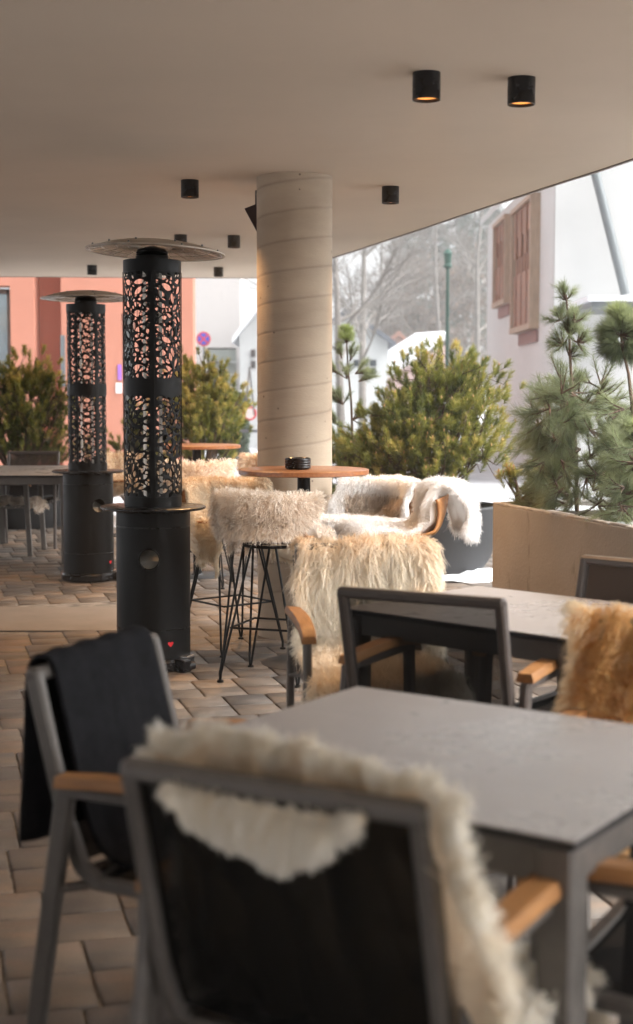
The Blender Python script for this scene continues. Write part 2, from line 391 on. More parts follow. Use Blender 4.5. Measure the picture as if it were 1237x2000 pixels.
# ------------------------------------------------------------------ ceiling lamps
def proto_light(e):
    for c in kids(e):
        if c.type == 'LIGHT': c.data = c.data.copy(); c.data.energy = 55; return c
def lamps():
    spec = [(833.5, 140, 'near the slab edge, left of the nearest pair'), (1019, 150, 'near the slab edge, right of the nearest pair'), (371, 350, 'alone above the gap between heater and column'),
            (763, 362.5, 'alone to the right of the concrete column'), (353, 456.5, 'just above the front heater hat'), (457, 458, 'just left of the column speaker'),
            (180, 516, 'farthest left, above the rear heater'), (427, 520, 'at the tip of the front heater hat')]
    r = .0524; h = .10; proto = None
    for px, py, w in spec:
        p = atc(px, py + 2); z = CA + CB * p.y
        if proto is None:
            e = empty('ceiling_lamp'); proto = e
            MB().lathe([(0.0, .004), (r, .004), (r, -h), (r - .004, -h), (r - .006, -h + .02), (r - .006, -.02)], 40).build('housing', M['blackgloss'], e)
            MB().lathe([(r - .007, -h + .012), (.03, -h + .03), (.0, -h + .034)], 32).build('reflector', M['lamp_glow'], e)
            l = bpy.data.lights.new('lamp_light', 'SPOT'); l.energy = 15; l.color = (1, .56, .24); l.spot_size = R(118); l.spot_blend = .6; l.shadow_soft_size = .03
            lo = bpy.data.objects.new('lamp_light', l); S.collection.objects.link(lo); lo.parent = e; lo.location = (0, 0, -h - .01)
        else: e = copy_tree(proto)
        e.location = (p.x, p.y, z)
        e.name = 'ceiling_lamp'
        tag(e, 'black cylinder ceiling lamp ' + w, 'ceiling lamp', 'black cylinder lamps on the canopy ceiling')
    # one more lamp, out of sight behind the column, washes its left flank
    e = copy_tree(proto); y = COL[1] + .62; e.location = (COL[0] - .20, y, CA + CB * y); l2 = proto_light(e); tag(e, 'black cylinder ceiling lamp hidden right behind the concrete column', 'ceiling lamp', 'black cylinder lamps on the canopy ceiling')
lamps()

# ------------------------------------------------------------------ fur
def grid_surface(P):
    """P: (nu,nv,3) array -> smooth normals"""
    du = np.gradient(P, axis=0); dv = np.gradient(P, axis=1); n = np.cross(du, dv); n /= np.linalg.norm(n, axis=2, keepdims=True) + 1e-9
    return n, dv / (np.linalg.norm(dv, axis=2, keepdims=True) + 1e-9)
def strands(P, count, length, width, lift=.55, comb=.6, clump=.5, nclump=400, flip=-1, seed=1, grav=.25, tonef=None, jitter=.35, wave=.08, edge_extra=0.25):
    rng = np.random.default_rng(seed); nu, nv = P.shape[:2]
    N, T = grid_surface(P); N = N * flip
    u = rng.random(count); v = rng.random(count)
    ne = int(count * edge_extra)   # more hair at the rim so the outline is shaggy
    side = rng.integers(0, 4, ne); e = rng.random(ne) ** 2 * .04
    u[:ne] = np.where(side == 0, e, np.where(side == 1, 1 - e, u[:ne])); v[:ne] = np.where(side == 2, e, np.where(side == 3, 1 - e, v[:ne]))
    # area weighting for the rest
    def samp(A, u, v):
        x = u * (nu - 1); y = v * (nv - 1); i = np.clip(x.astype(int), 0, nu - 2); j = np.clip(y.astype(int), 0, nv - 2); fx = (x - i)[:, None]; fy = (y - j)[:, None]
        return A[i, j] * (1 - fx) * (1 - fy) + A[i + 1, j] * fx * (1 - fy) + A[i, j + 1] * (1 - fx) * fy + A[i + 1, j + 1] * fx * fy
    p = samp(P, u, v); n = samp(N, u, v); t = samp(T, u, v)
    uu = np.gradient(P, axis=0); uu /= np.linalg.norm(uu, axis=2, keepdims=True) + 1e-9; su = samp(uu, u, v)
    edge = np.clip(1 - np.minimum(u, 1 - u) / .10, 0, 1) * np.sign(u - .5); edv = np.clip(1 - np.minimum(v, 1 - v) / .08, 0, 1) * np.sign(v - .5)
    L = length * rng.uniform(.6, 1.15, count)
    def direction(k):
        d = n * lift + t * comb * 1.0 + su * (edge * .7)[:, None] + t * (edv * .6)[:, None]
        return d
    # slow varying swirl
    ph = rng.uniform(0, 6.28, 6); fr = rng.uniform(14, 30, 6)
    sw = np.sin(p[:, 0] * fr[0] + ph[0]) * np.cos(p[:, 2] * fr[1] + ph[1]) ; sw2 = np.sin(p[:, 1] * fr[2] + p[:, 2] * fr[3] + ph[2])
    d = direction(0) + su * (sw * .35)[:, None] + t * (sw2 * .3)[:, None] + rng.normal(0, jitter, (count, 3)) * .6
    d /= np.linalg.norm(d, axis=1, keepdims=True)
    g = np.array((0, 0, -1.0))
    tip = p + d * L[:, None] + g * (L * grav)[:, None]
    # clumping
    ci = rng.integers(0, count, nclump); cp = p[ci]; ct = tip[ci]
    own = np.empty(count, int)
    kd = KDTree(nclump)
    for q_, c_ in enumerate(cp): kd.insert(c_, q_)
    kd.balance()
    own[:] = [kd.find(c_)[1] for c_ in p]
    cl = clump * rng.uniform(.4, 1.2, count)[:, None]
    tgt = cp[own] + (ct - cp)[own]
    tip = tip * (1 - cl) + tgt * cl
    m1 = p + (d * .45 + n * .12) * L[:, None]
    m2 = p * .2 + tip * .8 - (tip - p) * 0 + (n * .08 + d * .06) * L[:, None]
    wv = rng.normal(0, wave, (count, 3)) * L[:, None]
    m1 = m1 + wv; m2 = m2 - wv * .6
    ax = np.cross(d, rng.normal(0, 1, (count, 3))); ax /= np.linalg.norm(ax, axis=1, keepdims=True) + 1e-9
    w = (width * rng.uniform(.6, 1.3, count))[:, None]
    q = np.stack([p - ax * w * .5, p + ax * w * .5, m1 - ax * w * .5, m1 + ax * w * .5, m2 - ax * w * .32, m2 + ax * w * .32, tip - ax * w * .07, tip + ax * w * .07], 1)
    b = np.arange(count) * 8
    F = np.stack([np.stack([b, b + 1, b + 3, b + 2], 1), np.stack([b + 2, b + 3, b + 5, b + 4], 1), np.stack([b + 4, b + 5, b + 7, b + 6], 1)], 1).reshape(-1, 4)
    base = rng.uniform(-.20, .18, count) + (tonef(u, v, p) if tonef else .5)
    cn = rng.uniform(-.12, .12, nclump)[own]
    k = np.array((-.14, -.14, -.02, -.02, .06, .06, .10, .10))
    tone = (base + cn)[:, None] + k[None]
    return q.reshape(-1, 3), F, np.clip(tone, 0, 1).ravel()
def fur_object(name, P, m, count, length, width, parent=None, skin=.55, **kw):
    V, F, T = strands(P, count, length, width, **kw)
    nu, nv = P.shape[:2]; b = len(V)
    i, j = np.meshgrid(np.arange(nu - 1), np.arange(nv - 1), indexing='ij')
    G = np.stack([i * nv + j, (i + 1) * nv + j, (i + 1) * nv + j + 1, i * nv + j + 1], -1).reshape(-1, 4) + b
    V = np.concatenate([V, P.reshape(-1, 3)]); F = np.concatenate([F, G]); T = np.concatenate([T, np.full(nu * nv, skin)])
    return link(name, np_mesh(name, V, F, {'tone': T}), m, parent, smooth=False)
def drape(path, hw, edge=None, n=(41, 70), wrap=None, soft=.85, wob=.006, seed=0, skew=0):
    """path: [(y,z)], hw(v): half width, edge(v): x beyond which the skin hangs down, wrap(v): forward wrap of the sides"""
    rng = np.random.default_rng(seed); pa = np.array(path, float); seg = np.r_[0, np.cumsum(np.linalg.norm(np.diff(pa, axis=0), axis=1))]; seg /= seg[-1]
    nu, nv = n; vv = np.linspace(0, 1, nv)
    # smooth path
    yy = np.interp(vv, seg, pa[:, 0]); zz = np.interp(vv, seg, pa[:, 1])
    for _ in range(3):
        yy[1:-1] = (yy[:-2] + 2 * yy[1:-1] + yy[2:]) / 4; zz[1:-1] = (zz[:-2] + 2 * zz[1:-1] + zz[2:]) / 4
    P = np.zeros((nu, nv, 3)); ph = rng.uniform(0, 6.28, 8)
    for j, v in enumerate(vv):
        h = hw(v)
        for i in range(nu):
            s = -1 + 2 * i / (nu - 1); x = s * h * (1 + .05 * math.sin(9 * v + ph[0] + s)); e = edge(v) if edge else 9
            ov = max(0, abs(x) - e); sg = 1 if x > 0 else -1
            xx = sg * min(abs(x), e) + sg * ov * (1 - soft) ; z = zz[j] - ov * soft; y = yy[j] + (wrap(v) * (x / .24) ** 2 if wrap else 0)
            k = wob * (math.sin(17 * s + ph[1] + 5 * v) + math.sin(23 * v + ph[2] + 3 * s) + .6 * math.sin(31 * s * v + ph[3]))
            P[i, j] = (xx + k + skew * (v - .5), y + k, z + k)
    return P
FUR = {}
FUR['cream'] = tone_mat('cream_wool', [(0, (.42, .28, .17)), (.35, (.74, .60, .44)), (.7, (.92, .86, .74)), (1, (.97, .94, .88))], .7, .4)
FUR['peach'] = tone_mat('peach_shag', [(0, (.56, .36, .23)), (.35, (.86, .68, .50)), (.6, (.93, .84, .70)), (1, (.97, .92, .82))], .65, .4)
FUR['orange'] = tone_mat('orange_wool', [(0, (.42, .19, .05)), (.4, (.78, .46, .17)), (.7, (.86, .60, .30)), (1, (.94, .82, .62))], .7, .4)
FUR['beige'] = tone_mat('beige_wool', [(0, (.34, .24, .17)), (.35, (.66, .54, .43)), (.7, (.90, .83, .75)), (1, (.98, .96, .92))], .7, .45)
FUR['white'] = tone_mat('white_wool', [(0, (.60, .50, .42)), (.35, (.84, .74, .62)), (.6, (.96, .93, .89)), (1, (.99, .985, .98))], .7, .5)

# ------------------------------------------------------------------ armchairs
BT_Y, BT_Z = -.30, .86
def make_armchair(mf, ms, seat_m=None):
    e = empty('armchair')
    fr = MB(); hw = .232
    for s in (-1, 1):
        pts = [(s * hw, BT_Y, BT_Z), (s * hw, -.262, .70), (s * hw, -.225, .55), (s * hw, -.19, .46), (s * hw, -.15, .43), (s * hw, .05, .425), (s * hw, .22, .435)]
        for a, b in zip(pts[:-1], pts[1:]):
            d = (Vector(b) - Vector(a)).normalized() * .006
            fr.bar(Vector(a) - d, Vector(b) + d, .026, .036 if a[2] > .45 else .03, up=(0, 1, .2) if abs(a[2] - b[2]) > .03 else (0, 0, 1), bev=.006)
    fr.bar((-hw - .013, BT_Y, BT_Z), (hw + .013, BT_Y, BT_Z), .034, .03, up=(0, 0, 1), bev=.008)
    fr.bar((-hw, .22, .43), (hw, .22, .43), .03, .025)
    fr.bar((-hw, -.16, .43), (hw, -.16, .43), .03, .025)
    fr.build('frame', mf, e)
    # sling: back and seat as two parts
    def sheet(path, nx=9, hw2=hw - .012, sag=.012):
        P = []; n = len(path); F = []
        for (y, z) in path:
            for i in range(nx):
                x = -hw2 + 2 * hw2 * i / (nx - 1); k = 1 - (x / hw2) ** 2; P.append((x, y - sag * k * (1 if z > .47 else 0), z - sag * k * (0 if z > .47 else 1)))
        for j in range(n - 1):
            for i in range(nx - 1): F.append((j * nx + i, j * nx + i + 1, (j + 1) * nx + i + 1, (j + 1) * nx + i))
        return MB().add(P, F)
    sheet([(BT_Y, BT_Z - .01), (-.282, .785), (-.262, .70), (-.243, .62), (-.225, .55), (-.19, .47)]).build('backrest', ms, e)
    sheet([(-.185, .458), (-.15, .44), (-.05, .432), (.05, .435), (.14, .44), (.215, .448), (.236, .436), (.238, .42)]).build('seat', seat_m or M['sling_solid'], e)
    for s in (-1, 1):
        x = s * .268
        l = MB(); l.bar((x, .205, .637), (x, .235, 0), .026, .045, up=(0, 1, 0), bev=.006); l.build('leg', mf, e)
        l = MB(); l.bar((x, -.20, .637), (x - s * 0, -.30, 0), .026, .042, up=(0, 1, 0), bev=.006); l.build('leg', mf, e)
        l = MB(); l.bar((x, -.215, .63), (x, .228, .63), .028, .022)
        l.build('side_rail', mf, e)
        for y, yl in ((-.17, -.225), (.19, .215)): MB().bar((s * hw, y, .425), (x, yl, .418), .03, .014).build('bracket', mf, e)
        a = MB(); pr = []
        V = []; ys = [-.215, -.12, 0, .1, .18, .232, .25]; zs = [.650, .657, .660, .658, .650, .636, .618]
        for k, (y, z) in enumerate(zip(ys, zs)):
            w = .024 + .004 * math.sin(k / 6 * math.pi)
            V += [(x - w, y, z), (x - w + .005, y, z + .014), (x + w - .005, y, z + .014), (x + w, y, z), (x + w, y, z - .010), (x - w, y, z - .010)]
        F = []
        for k in range(6):
            for q in range(6):
                r_ = (q + 1) % 6; F.append((k * 6 + q, (k + 1) * 6 + q, (k + 1) * 6 + r_, k * 6 + r_))
        F += [tuple(range(6)), tuple(range(36, 42))[::-1]]
        a.add(V, F).build('armrest', M['teak'], e)
    return e
def place_chair(e, top, facing):
    """top: world xy of the middle of the top rail, facing: angle of the sitter's gaze"""
    rz = facing - math.pi / 2
    off = Matrix.Rotation(rz, 3, 'Z') @ Vector((0, BT_Y, 0))
    e.location = (top.x - off.x, top.y - off.y, 0); e.rotation_euler = (0, 0, rz); e.name = 'armchair'; return e
ARM_G = 'outdoor armchairs with mesh sling and wooden armrests'
chA = make_armchair(M['alu'], M['sling_solid'])
aL, aR = at(272, 1503, BT_Z), at(806, 1588, BT_Z); fA = math.atan2((aR - aL).y, (aR - aL).x) + math.pi / 2
place_chair(chA, (aL + aR) / 2, fA); tag(chA, 'nearest armchair, its black back turned to us under a shaggy cream sheepskin', 'chair', ARM_G)
chB = make_armchair(M['frame_brown'], M['sling'])
bL, bR = at(684, 1157, BT_Z), at(963, 1178, BT_Z); fB = math.atan2((bR - bL).y, (bR - bL).x) + math.pi / 2
place_chair(chB, (bL + bR) / 2, fB); tag(chB, 'armchair with bare see-through black mesh back, between the two grey tables', 'chair', ARM_G)
chC = copy_tree(chA); cL, cR = at(585, 1092, BT_Z), at(815, 1080, BT_Z)
fC = R(-82)
place_chair(chC, Vector((.165, 5.07, 0)), fC); tag(chC, 'armchair under the long haired peach sheepskin, left of the second table', 'chair', ARM_G)
chD = copy_tree(chA); dL, dR = at(80, 1286, BT_Z), at(290, 1226, BT_Z)
fD = math.atan2((dR - dL).y, (dR - dL).x) - math.pi / 2
place_chair(chD, (dL + dR) / 2 + Vector((math.cos(fD), math.sin(fD), 0)) * .03, fD); chD.scale = (1, 1, .965); chD.location.x -= .03; chD.location.y += .01; tag(chD, 'armchair at the left of the front table with a black blanket over it', 'chair', ARM_G)
chE = make_armchair(M['frame_brown'], M['sling_brown']); p = at(1137, 1092, BT_Z); fE = R(-132)
rt = Vector((math.sin(fE), -math.cos(fE), 0)); place_chair(chE, p - rt * -.0 + Vector((-math.sin(fE), math.cos(fE), 0)) * .245, fE)
tag(chE, 'armchair with plain brown mesh back in front of the concrete planter', 'chair', ARM_G)
chF = copy_tree(chA); p = at(1185, 1215, BT_Z); fF = fA + math.pi + R(4)
place_chair(chF, p + Vector((-math.sin(fF), math.cos(fF), 0)) * .23, fF); tag(chF, 'armchair under the orange sheepskin at the far side of the front table', 'chair', ARM_G)
chG = copy_tree(chA); fG = fA + math.pi / 2
pg = at(1150, 1690, .66); fv = Vector((math.cos(fG), math.sin(fG), 0)); rv = Vector((math.sin(fG), -math.cos(fG), 0))
chG.location = (pg + rv * .268 - fv * .14).to_tuple()[:2] + (0,); chG.rotation_euler = (0, 0, fG - math.pi / 2); tag(chG, 'black seated armchair at the right edge, behind the near table leg', 'chair', ARM_G)
chH = copy_tree(chE); place_chair(chH, at(66, 884, BT_Z), R(-88)); tag(chH, 'distant armchair with brown back at the far end of the left table', 'chair', ARM_G)
chI = copy_tree(chA); chI.location = (-2.72, 12.6, 0); chI.rotation_euler = (0, 0, R(-92)); tag(chI, 'distant armchair at the left picture edge, a pale skin on its seat', 'chair', ARM_G)
for o in (chC, chD, chF, chG, chH, chI): o.name = 'armchair'

# ------------------------------------------------------------------ tables
def make_table(w, d, n=2):
    """local x = w, y = d"""
    e = empty('dining_table'); H = .74
    MB().box((0, 0, H - .0015), (w, d, .003)).build('table_top', M['tabletop'], e, smooth=False)
    MB().box((0, 0, H - .0095), (w, d, .011)).build('edge_band', M['edge'], e, smooth=False)
    ap = MB(); o = .012
    for s in (-1, 1):
        ap.box((0, s * (d / 2 - o - .0125), H - .048), (w - .13, .022, .062), bev=.003)
        ap.box((s * (w / 2 - o - .0125), 0, H - .048), (.022, d - .13, .062), bev=.003)
    ap.build('apron', M['alu'], e)
    for sx in (-1, 1):
        for sy in (-1, 1):
            MB().box((sx * (w / 2 - .036), sy * (d / 2 - .036), (H - .0152) / 2), (.062, .062, H - .0152), bev=.006).build('leg', M['alu'], e)
    return e
TG = 'rectangular grey topped dining tables'
def corner_table(N, L, F_, label):
    a = (N - L); b = (F_ - L); th = (math.atan2(a.y, a.x) + math.atan2(b.y, b.x) - math.pi / 2) / 2; c = (N + F_) / 2
    e = make_table(a.length, b.length); e.location = (c.x, c.y, 0); e.rotation_euler = (0, 0, th); tag(e, label, 'table', TG); return e
t1 = corner_table(at(1119, 1640, .74), at(244, 1478, .74), at(700, 1342, .74), 'nearest grey topped table with square metal legs, empty')
t2 = corner_table(at(1126, 1247, .74), at(655, 1187, .74), at(932, 1146, .74), 'second grey table, in front of the concrete planter')
t3 = make_table(.95, 1.7); t3.location = (-2.055 - .475, 11.75 + .85, 0); tag(t3, 'distant grey table left of the rear heater', 'table', TG)

# ------------------------------------------------------------------ sheepskins on the armchairs
def on(e, o):
    o.location = e.location; o.rotation_euler = e.rotation_euler; o.scale = e.scale
# front chair: over the back, ragged flap behind, falls past the right post and on to the seat
def furA():
    path = [(.30, .36), (.27, .455), (.1, .46), (-.1, .46), (-.165, .49), (-.20, .60), (-.245, .76), (-.262, .85), (-.268, .885)]
    P = drape(path, lambda v: .275, edge=lambda v: .255 if v < .45 else 9, seed=3, n=(61, 80))
    nu, nv = P.shape[:2]
    for i in range(nu):
        s = -1 + 2 * i / (nu - 1)
        if s > .55:
            for j in range(nv):
                v = j / (nv - 1)
                if .5 < v: k = (s - .55) / .45; P[i, j, 0] += .018 * k; P[i, j, 1] -= .05 * k ** 1.5; P[i, j, 2] -= .02 * k * k
        P[i, -1, 2] += .006 * math.sin(9 * s)
    half = P[:, nv // 2:, 0]; half[half < 0] *= .74
    kw = dict(lift=.50, comb=.35, clump=.68, nclump=1300, flip=-1, grav=.25, wave=.12)
    V, F, T = strands(P, 50000, .060, .0016, seed=5, tonef=lambda u, v, p: .82 + .12 * np.sin(9 * v + 4 * u), **kw)
    # tail that slipped down behind the rail
    Q = np.zeros((40, 24, 3))
    for i in range(40):
        x = -.150 + .30 * i / 39; t = x / .15; dep = .046 * max(.05, 1 - abs(t) ** 3) * (1 + .18 * math.sin(31 * x) + .1 * math.sin(67 * x))
        for j in range(24):
            f = j / 23; Q[i, j] = (x * (1 - .12 * f), -.318 - .012 * math.sin(f * 3.1) - .004 * math.sin(20 * x), .842 - dep * f)
    V2, F2, T2 = strands(Q, 12000, .030, .0020, seed=6, lift=.5, comb=.7, clump=.5, nclump=220, flip=-1, grav=.5, tonef=lambda u, v, p: .80 + .15 * v)
    def G(P, b):
        nu, nv = P.shape[:2]; i, j = np.meshgrid(np.arange(nu - 1), np.arange(nv - 1), indexing='ij')
        return np.stack([i * nv + j, (i + 1) * nv + j, (i + 1) * nv + j + 1, i * nv + j + 1], -1).reshape(-1, 4) + b
    nP, nQ = P.shape[0] * P.shape[1], Q.shape[0] * Q.shape[1]; a = len(V); b = a + nP; c = b + len(V2)
    VV = np.concatenate([V, P.reshape(-1, 3), V2, Q.reshape(-1, 3)]); FF = np.concatenate([F, G(P, a), F2 + b, G(Q, c)]); TT = np.concatenate([T, np.full(nP, .4), T2, np.full(nQ, .45)])
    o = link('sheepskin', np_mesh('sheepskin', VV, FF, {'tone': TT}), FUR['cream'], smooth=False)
    on(chA, o); tag(o, 'shaggy cream sheepskin hung over the back of the nearest chair', 'sheepskin', SG)
SG = 'sheepskins laid over the seats'
FL = {'A': -1}
furA()
def furC():
    path = [(.262, .30), (.272, .42), (.25, .462), (.1, .462), (-.1, .465), (-.17, .50), (-.205, .62), (-.245, .76), (-.270, .85), (-.296, .872), (-.33, .85), (-.34, .72)]
    P = drape(path, lambda v: .225 + (.07 if v < .3 else 0), edge=lambda v: .225 if v < .42 else .27, seed=8, n=(61, 90), wob=.008)
    o = fur_object('sheepskin', P, FUR['peach'], 70000, .066, .0019, lift=.55, comb=-.50, clump=.42, nclump=5000, seed=9, grav=.45, wave=.10, tonef=lambda u, v, p: .82 - .22 * np.clip((p[:, 2] - .82) / .08, 0, 1) + .12 * np.sin(13 * u + 5 * v))
    on(chC, o); tag(o, 'long haired peach cream sheepskin covering the chair beside the second table', 'sheepskin', SG)
furC()
def furF():
    path = [(.23, .46), (.1, .46), (-.1, .465), (-.17, .50), (-.205, .62), (-.245, .76), (-.272, .87), (-.30, .893), (-.33, .86), (-.345, .66), (-.345, .5)]
    P = drape(path, lambda v: .29, edge=lambda v: .25 if v < .4 else .30, seed=12, n=(51, 80), wob=.006)
    o = fur_object('sheepskin', P, FUR['orange'], 50000, .042, .0016, lift=.6, comb=-.2, clump=.5, nclump=1200, seed=13, grav=.4, tonef=lambda u, v, p: .62 + .4 * np.clip(np.abs(u - .5) * 2 - .86, 0, .14) / .14 + .35 * np.clip((p[:, 2] - .875) / .03, 0, 1))
    on(chF, o); tag(o, 'orange sheepskin with pale fringe over the chair at the right edge', 'sheepskin', SG)
furF()
def furI():
    path = [(.26, .40), (.25, .455), (.1, .46), (-.1, .465), (-.18, .50)]
    P = drape(path, lambda v: .24, edge=lambda v: .22, seed=14, n=(31, 30))
    o = fur_object('sheepskin', P, FUR['beige'], 3500, .05, .005, seed=15, nclump=200); on(chI, o); tag(o, 'pale skin on the seat of the distant chair at the left edge', 'sheepskin', SG)
furI()

# ------------------------------------------------------------------ blanket on the left chair
def blanket():
    # hangs over the top rail: short inside, long outside; folds run down
    hw = .192; nu, nv = 46, 64
    pathin = [(.16, .462), (0, .452), (-.13, .462), (-.175, .50), (-.205, .60), (-.24, .74), (-.272, .86)]; top = [(-.278, .888), (-.288, .902), (-.314, .902), (-.332, .885)]; out = [(-.342, .84), (-.352, .70), (-.360, .57), (-.362, .46)]
    pa = np.array(pathin + top + out); seg = np.r_[0, np.cumsum(np.linalg.norm(np.diff(pa, axis=0), axis=1))]; seg /= seg[-1]; vv = np.linspace(0, 1, nv)
    yy = np.interp(vv, seg, pa[:, 0]); zz = np.interp(vv, seg, pa[:, 1])
    for _ in range(3): yy[1:-1] = (yy[:-2] + 2 * yy[1:-1] + yy[2:]) / 4; zz[1:-1] = (zz[:-2] + 2 * zz[1:-1] + zz[2:]) / 4
    V = []; F = []
    for i in range(nu):
        s = -1 + 2 * i / (nu - 1)
        vt = np.argmax(zz) / (nv - 1)
        for j in range(nv):
            v = .5 * vv[j] / vt if vv[j] < vt else .5 + .5 * (vv[j] - vt) / (1 - vt); amp = .006 * min(1, abs(v - .5) * 4); out_ = max(0, v - .55)
            fold = amp * (math.sin(5 * s + 1.3) + .5 * math.sin(9 * s + 2 + 3 * v) + .15 * math.sin(23 * s + 4 * v))
            x = s * hw * (1 - .06 * out_) + .01 * math.sin(6 * v)
            V.append((x, yy[j] + (fold if v < .5 else -fold * 1.6) + (.0 if v < .5 else -.01), zz[j] + (.003 * math.sin(12 * s) if .4 < v < .6 else 0) + .012 * s * (1 if v > .9 else 0)))
    for i in range(nu - 1):
        for j in range(nv - 1): F.append((i * nv + j, (i + 1) * nv + j, (i + 1) * nv + j + 1, i * nv + j + 1))
    o = link('blanket', np_mesh('blanket', V, F), M['blanket']); on(chD, o)
    md = o.modifiers.new('thickness', 'SOLIDIFY'); md.thickness = .008; md.offset = 0
    tag(o, 'folded black wool blanket hanging over the back of the left chair', 'blanket')
blanket()

# ------------------------------------------------------------------ bar tables
def make_bar_table():
    e = empty('bar_table'); H = 1.02
    MB().lathe([(0, H), (.330, H), (.338, H - .004), (.338, H - .024), (.332, H - .028), (0, H - .028)], 72).build('table_top', M['tablewood'], e)
    MB().lathe([(.034, H - .028), (.034, .016)], 24).build('pole', M['black'], e)
    MB().lathe([(0, .018), (.045, .018), (.05, .010), (.215, .008), (.222, .004), (.222, 0)], 56).build('base_plate', mat('matt_black_plate', (.05, .05, .052), .5, .3), e)
    return e
bt = make_bar_table(); p = at(594, 1295); bt.location = (p.x, p.y, 0)
tag(bt, 'round wooden bar table in front of the concrete column, a black ashtray on it', 'table', 'round wooden bar tables')
BT = Vector((p.x, p.y, 0))
bt2 = copy_tree(bt); bt2.name = 'bar_table'; bt2.location = (-.925, 11.0, 0); tag(bt2, 'farther round wooden bar table seen beside the front heater', 'table', 'round wooden bar tables')
def ashtray():
    pr = [(0, 0), (.055, 0), (.062, .004)]
    for k in range(4): z = .006 + k * .0125; pr += [(.066, z), (.068, z + .005), (.0655, z + .010)]
    pr += [(.066, .058), (.058, .060), (.050, .055), (.047, .03), (0, .028)]
    o = MB().lathe(pr, 48).build('ashtray', M['blackgloss']); p = atd(582, 913, BT.y - .05); o.location = (p.x, p.y, 1.0205)
    tag(o, 'black ribbed ashtray standing on the nearer round bar table', 'ashtray')
ashtray()

# ------------------------------------------------------------------ bar stools
def shell_path(): return [(.20, .705), (.16, .700), (0, .688), (-.10, .688), (-.165, .705), (-.205, .76), (-.228, .83), (-.24, .90)]
def make_stool():
    e = empty('bar_stool'); zr = .665
    ring = MB(); pts = [(.145 * math.cos(a), .145 * math.sin(a), zr) for a in [2 * math.pi * k / 32 for k in range(32)]]
    ring.tube(pts, .008, 8, closed=True)
    ring.box((0, 0, zr + .006), (.24, .03, .006)); ring.box((0, 0, zr + .0125), (.03, .24, .006)); ring.build('seat_ring', M['black'], e)
    fr = .285; zb = .265
    for k in range(4):
        a = math.pi / 4 + k * math.pi / 2; f = Vector((fr * math.cos(a), fr * math.sin(a), .012)); l = MB()
        for s in (-1, 1):
            b = a + s * .33; t = Vector((.145 * math.cos(b), .145 * math.sin(b), zr)); tn = Vector((-math.sin(a), math.cos(a), 0)) * s * .007
            l.tube([t, f + tn + Vector((0, 0, .03)), f + tn * .3], .0062, 8)
        l.lathe([(0, 0), (.016, 0), (.016, .008), (.010, .013), (0, .014)], 16, (f.x, f.y, 0)); l.build('leg', M['black'], e)
    fb = MB(); q = fr + (.145 - fr) * (zb / zr); c = [(q * math.cos(math.pi / 4 + k * math.pi / 2), q * math.sin(math.pi / 4 + k * math.pi / 2), zb) for k in range(4)]
    for k in range(4): fb.tube([c[k], c[(k + 1) % 4]], .0055, 8)
    fb.build('footrest', M['black'], e)
    P = drape(shell_path(), lambda v: .235 if v > .5 else .20 + .035 * v * 2, n=(29, 40), wrap=lambda v: .11 * max(0, (v - .45) / .55), wob=0)
    for i in range(P.shape[0]):      # sides of the seat curl up
        for j in range(P.shape[1]):
            x = P[i, j, 0]; v = j / (P.shape[1] - 1); P[i, j, 2] += .55 * max(0, abs(x) - .12) ** 1.5 * (1.0 if v < .6 else 1 - (v - .6) / .4 * 1.6)
    nu, nv = P.shape[:2]; i, j = np.meshgrid(np.arange(nu - 1), np.arange(nv - 1), indexing='ij')
    F = np.stack([i * nv + j, (i + 1) * nv + j, (i + 1) * nv + j + 1, i * nv + j + 1], -1).reshape(-1, 4)
    o = link('seat_shell', np_mesh('seat_shell', P.reshape(-1, 3), F), M['ply'], e); md = o.modifiers.new('thickness', 'SOLIDIFY'); md.thickness = .012; md.offset = -1
    return e
def stool_fur(m, seed, count=26000, length=.040, width=.0024, skirt=.05, back=.22, tone=None, front=.03, hwm=.26, tail=None, **kw):
    path = [(.23, .70 - front), (.222, .716), (.16, .712), (0, .702), (-.09, .702), (-.145, .722), (-.185, .77), (-.208, .84), (-.222, .905), (-.245, .928), (-.272, .905), (-.278, .905 - back * .5), (-.27, .905 - back)]
    if tail: path = path[:9] + tail
    P = drape(path, lambda v: (.235 + skirt if v < .40 else hwm) * (1 - .40 * max(0, (v - .8) / .2) ** 2), edge=lambda v: .215 if v < .34 else 9, n=(51, 80),
              wrap=lambda v: .13 * min(1, max(0, (v - .28) / .3)), seed=seed, wob=.005)
    return fur_object('sheepskin', P, m, count, length, width, lift=kw.pop('lift', .65), comb=kw.pop('comb', -.25), clump=kw.pop('clump', .35), nclump=kw.pop('nclump', 1500), seed=seed, grav=.3, tonef=tone, skin=kw.pop('skin', .6), **kw)
STG = 'bar stools with bent wood shells on black wire legs'
def place(e, x, y, deg): e.location = (x, y, 0); e.rotation_euler = (0, 0, R(deg) - math.pi / 2); return e
st0 = make_stool(); place(st0, -.215, 7.0, 71)
tag(st0, 'nearest bar stool, back to us, left of the peach covered chair', 'bar stool', STG)
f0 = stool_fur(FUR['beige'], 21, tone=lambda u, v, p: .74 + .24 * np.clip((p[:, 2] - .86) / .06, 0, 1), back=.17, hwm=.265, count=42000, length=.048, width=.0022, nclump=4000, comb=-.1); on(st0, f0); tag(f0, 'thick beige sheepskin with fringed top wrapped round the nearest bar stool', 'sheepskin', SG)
st1 = copy_tree(st0); place(st1, -.47, 7.82, -52); tag(st1, 'bar stool behind the front heater, its skirt of fur hanging down', 'bar stool', STG)
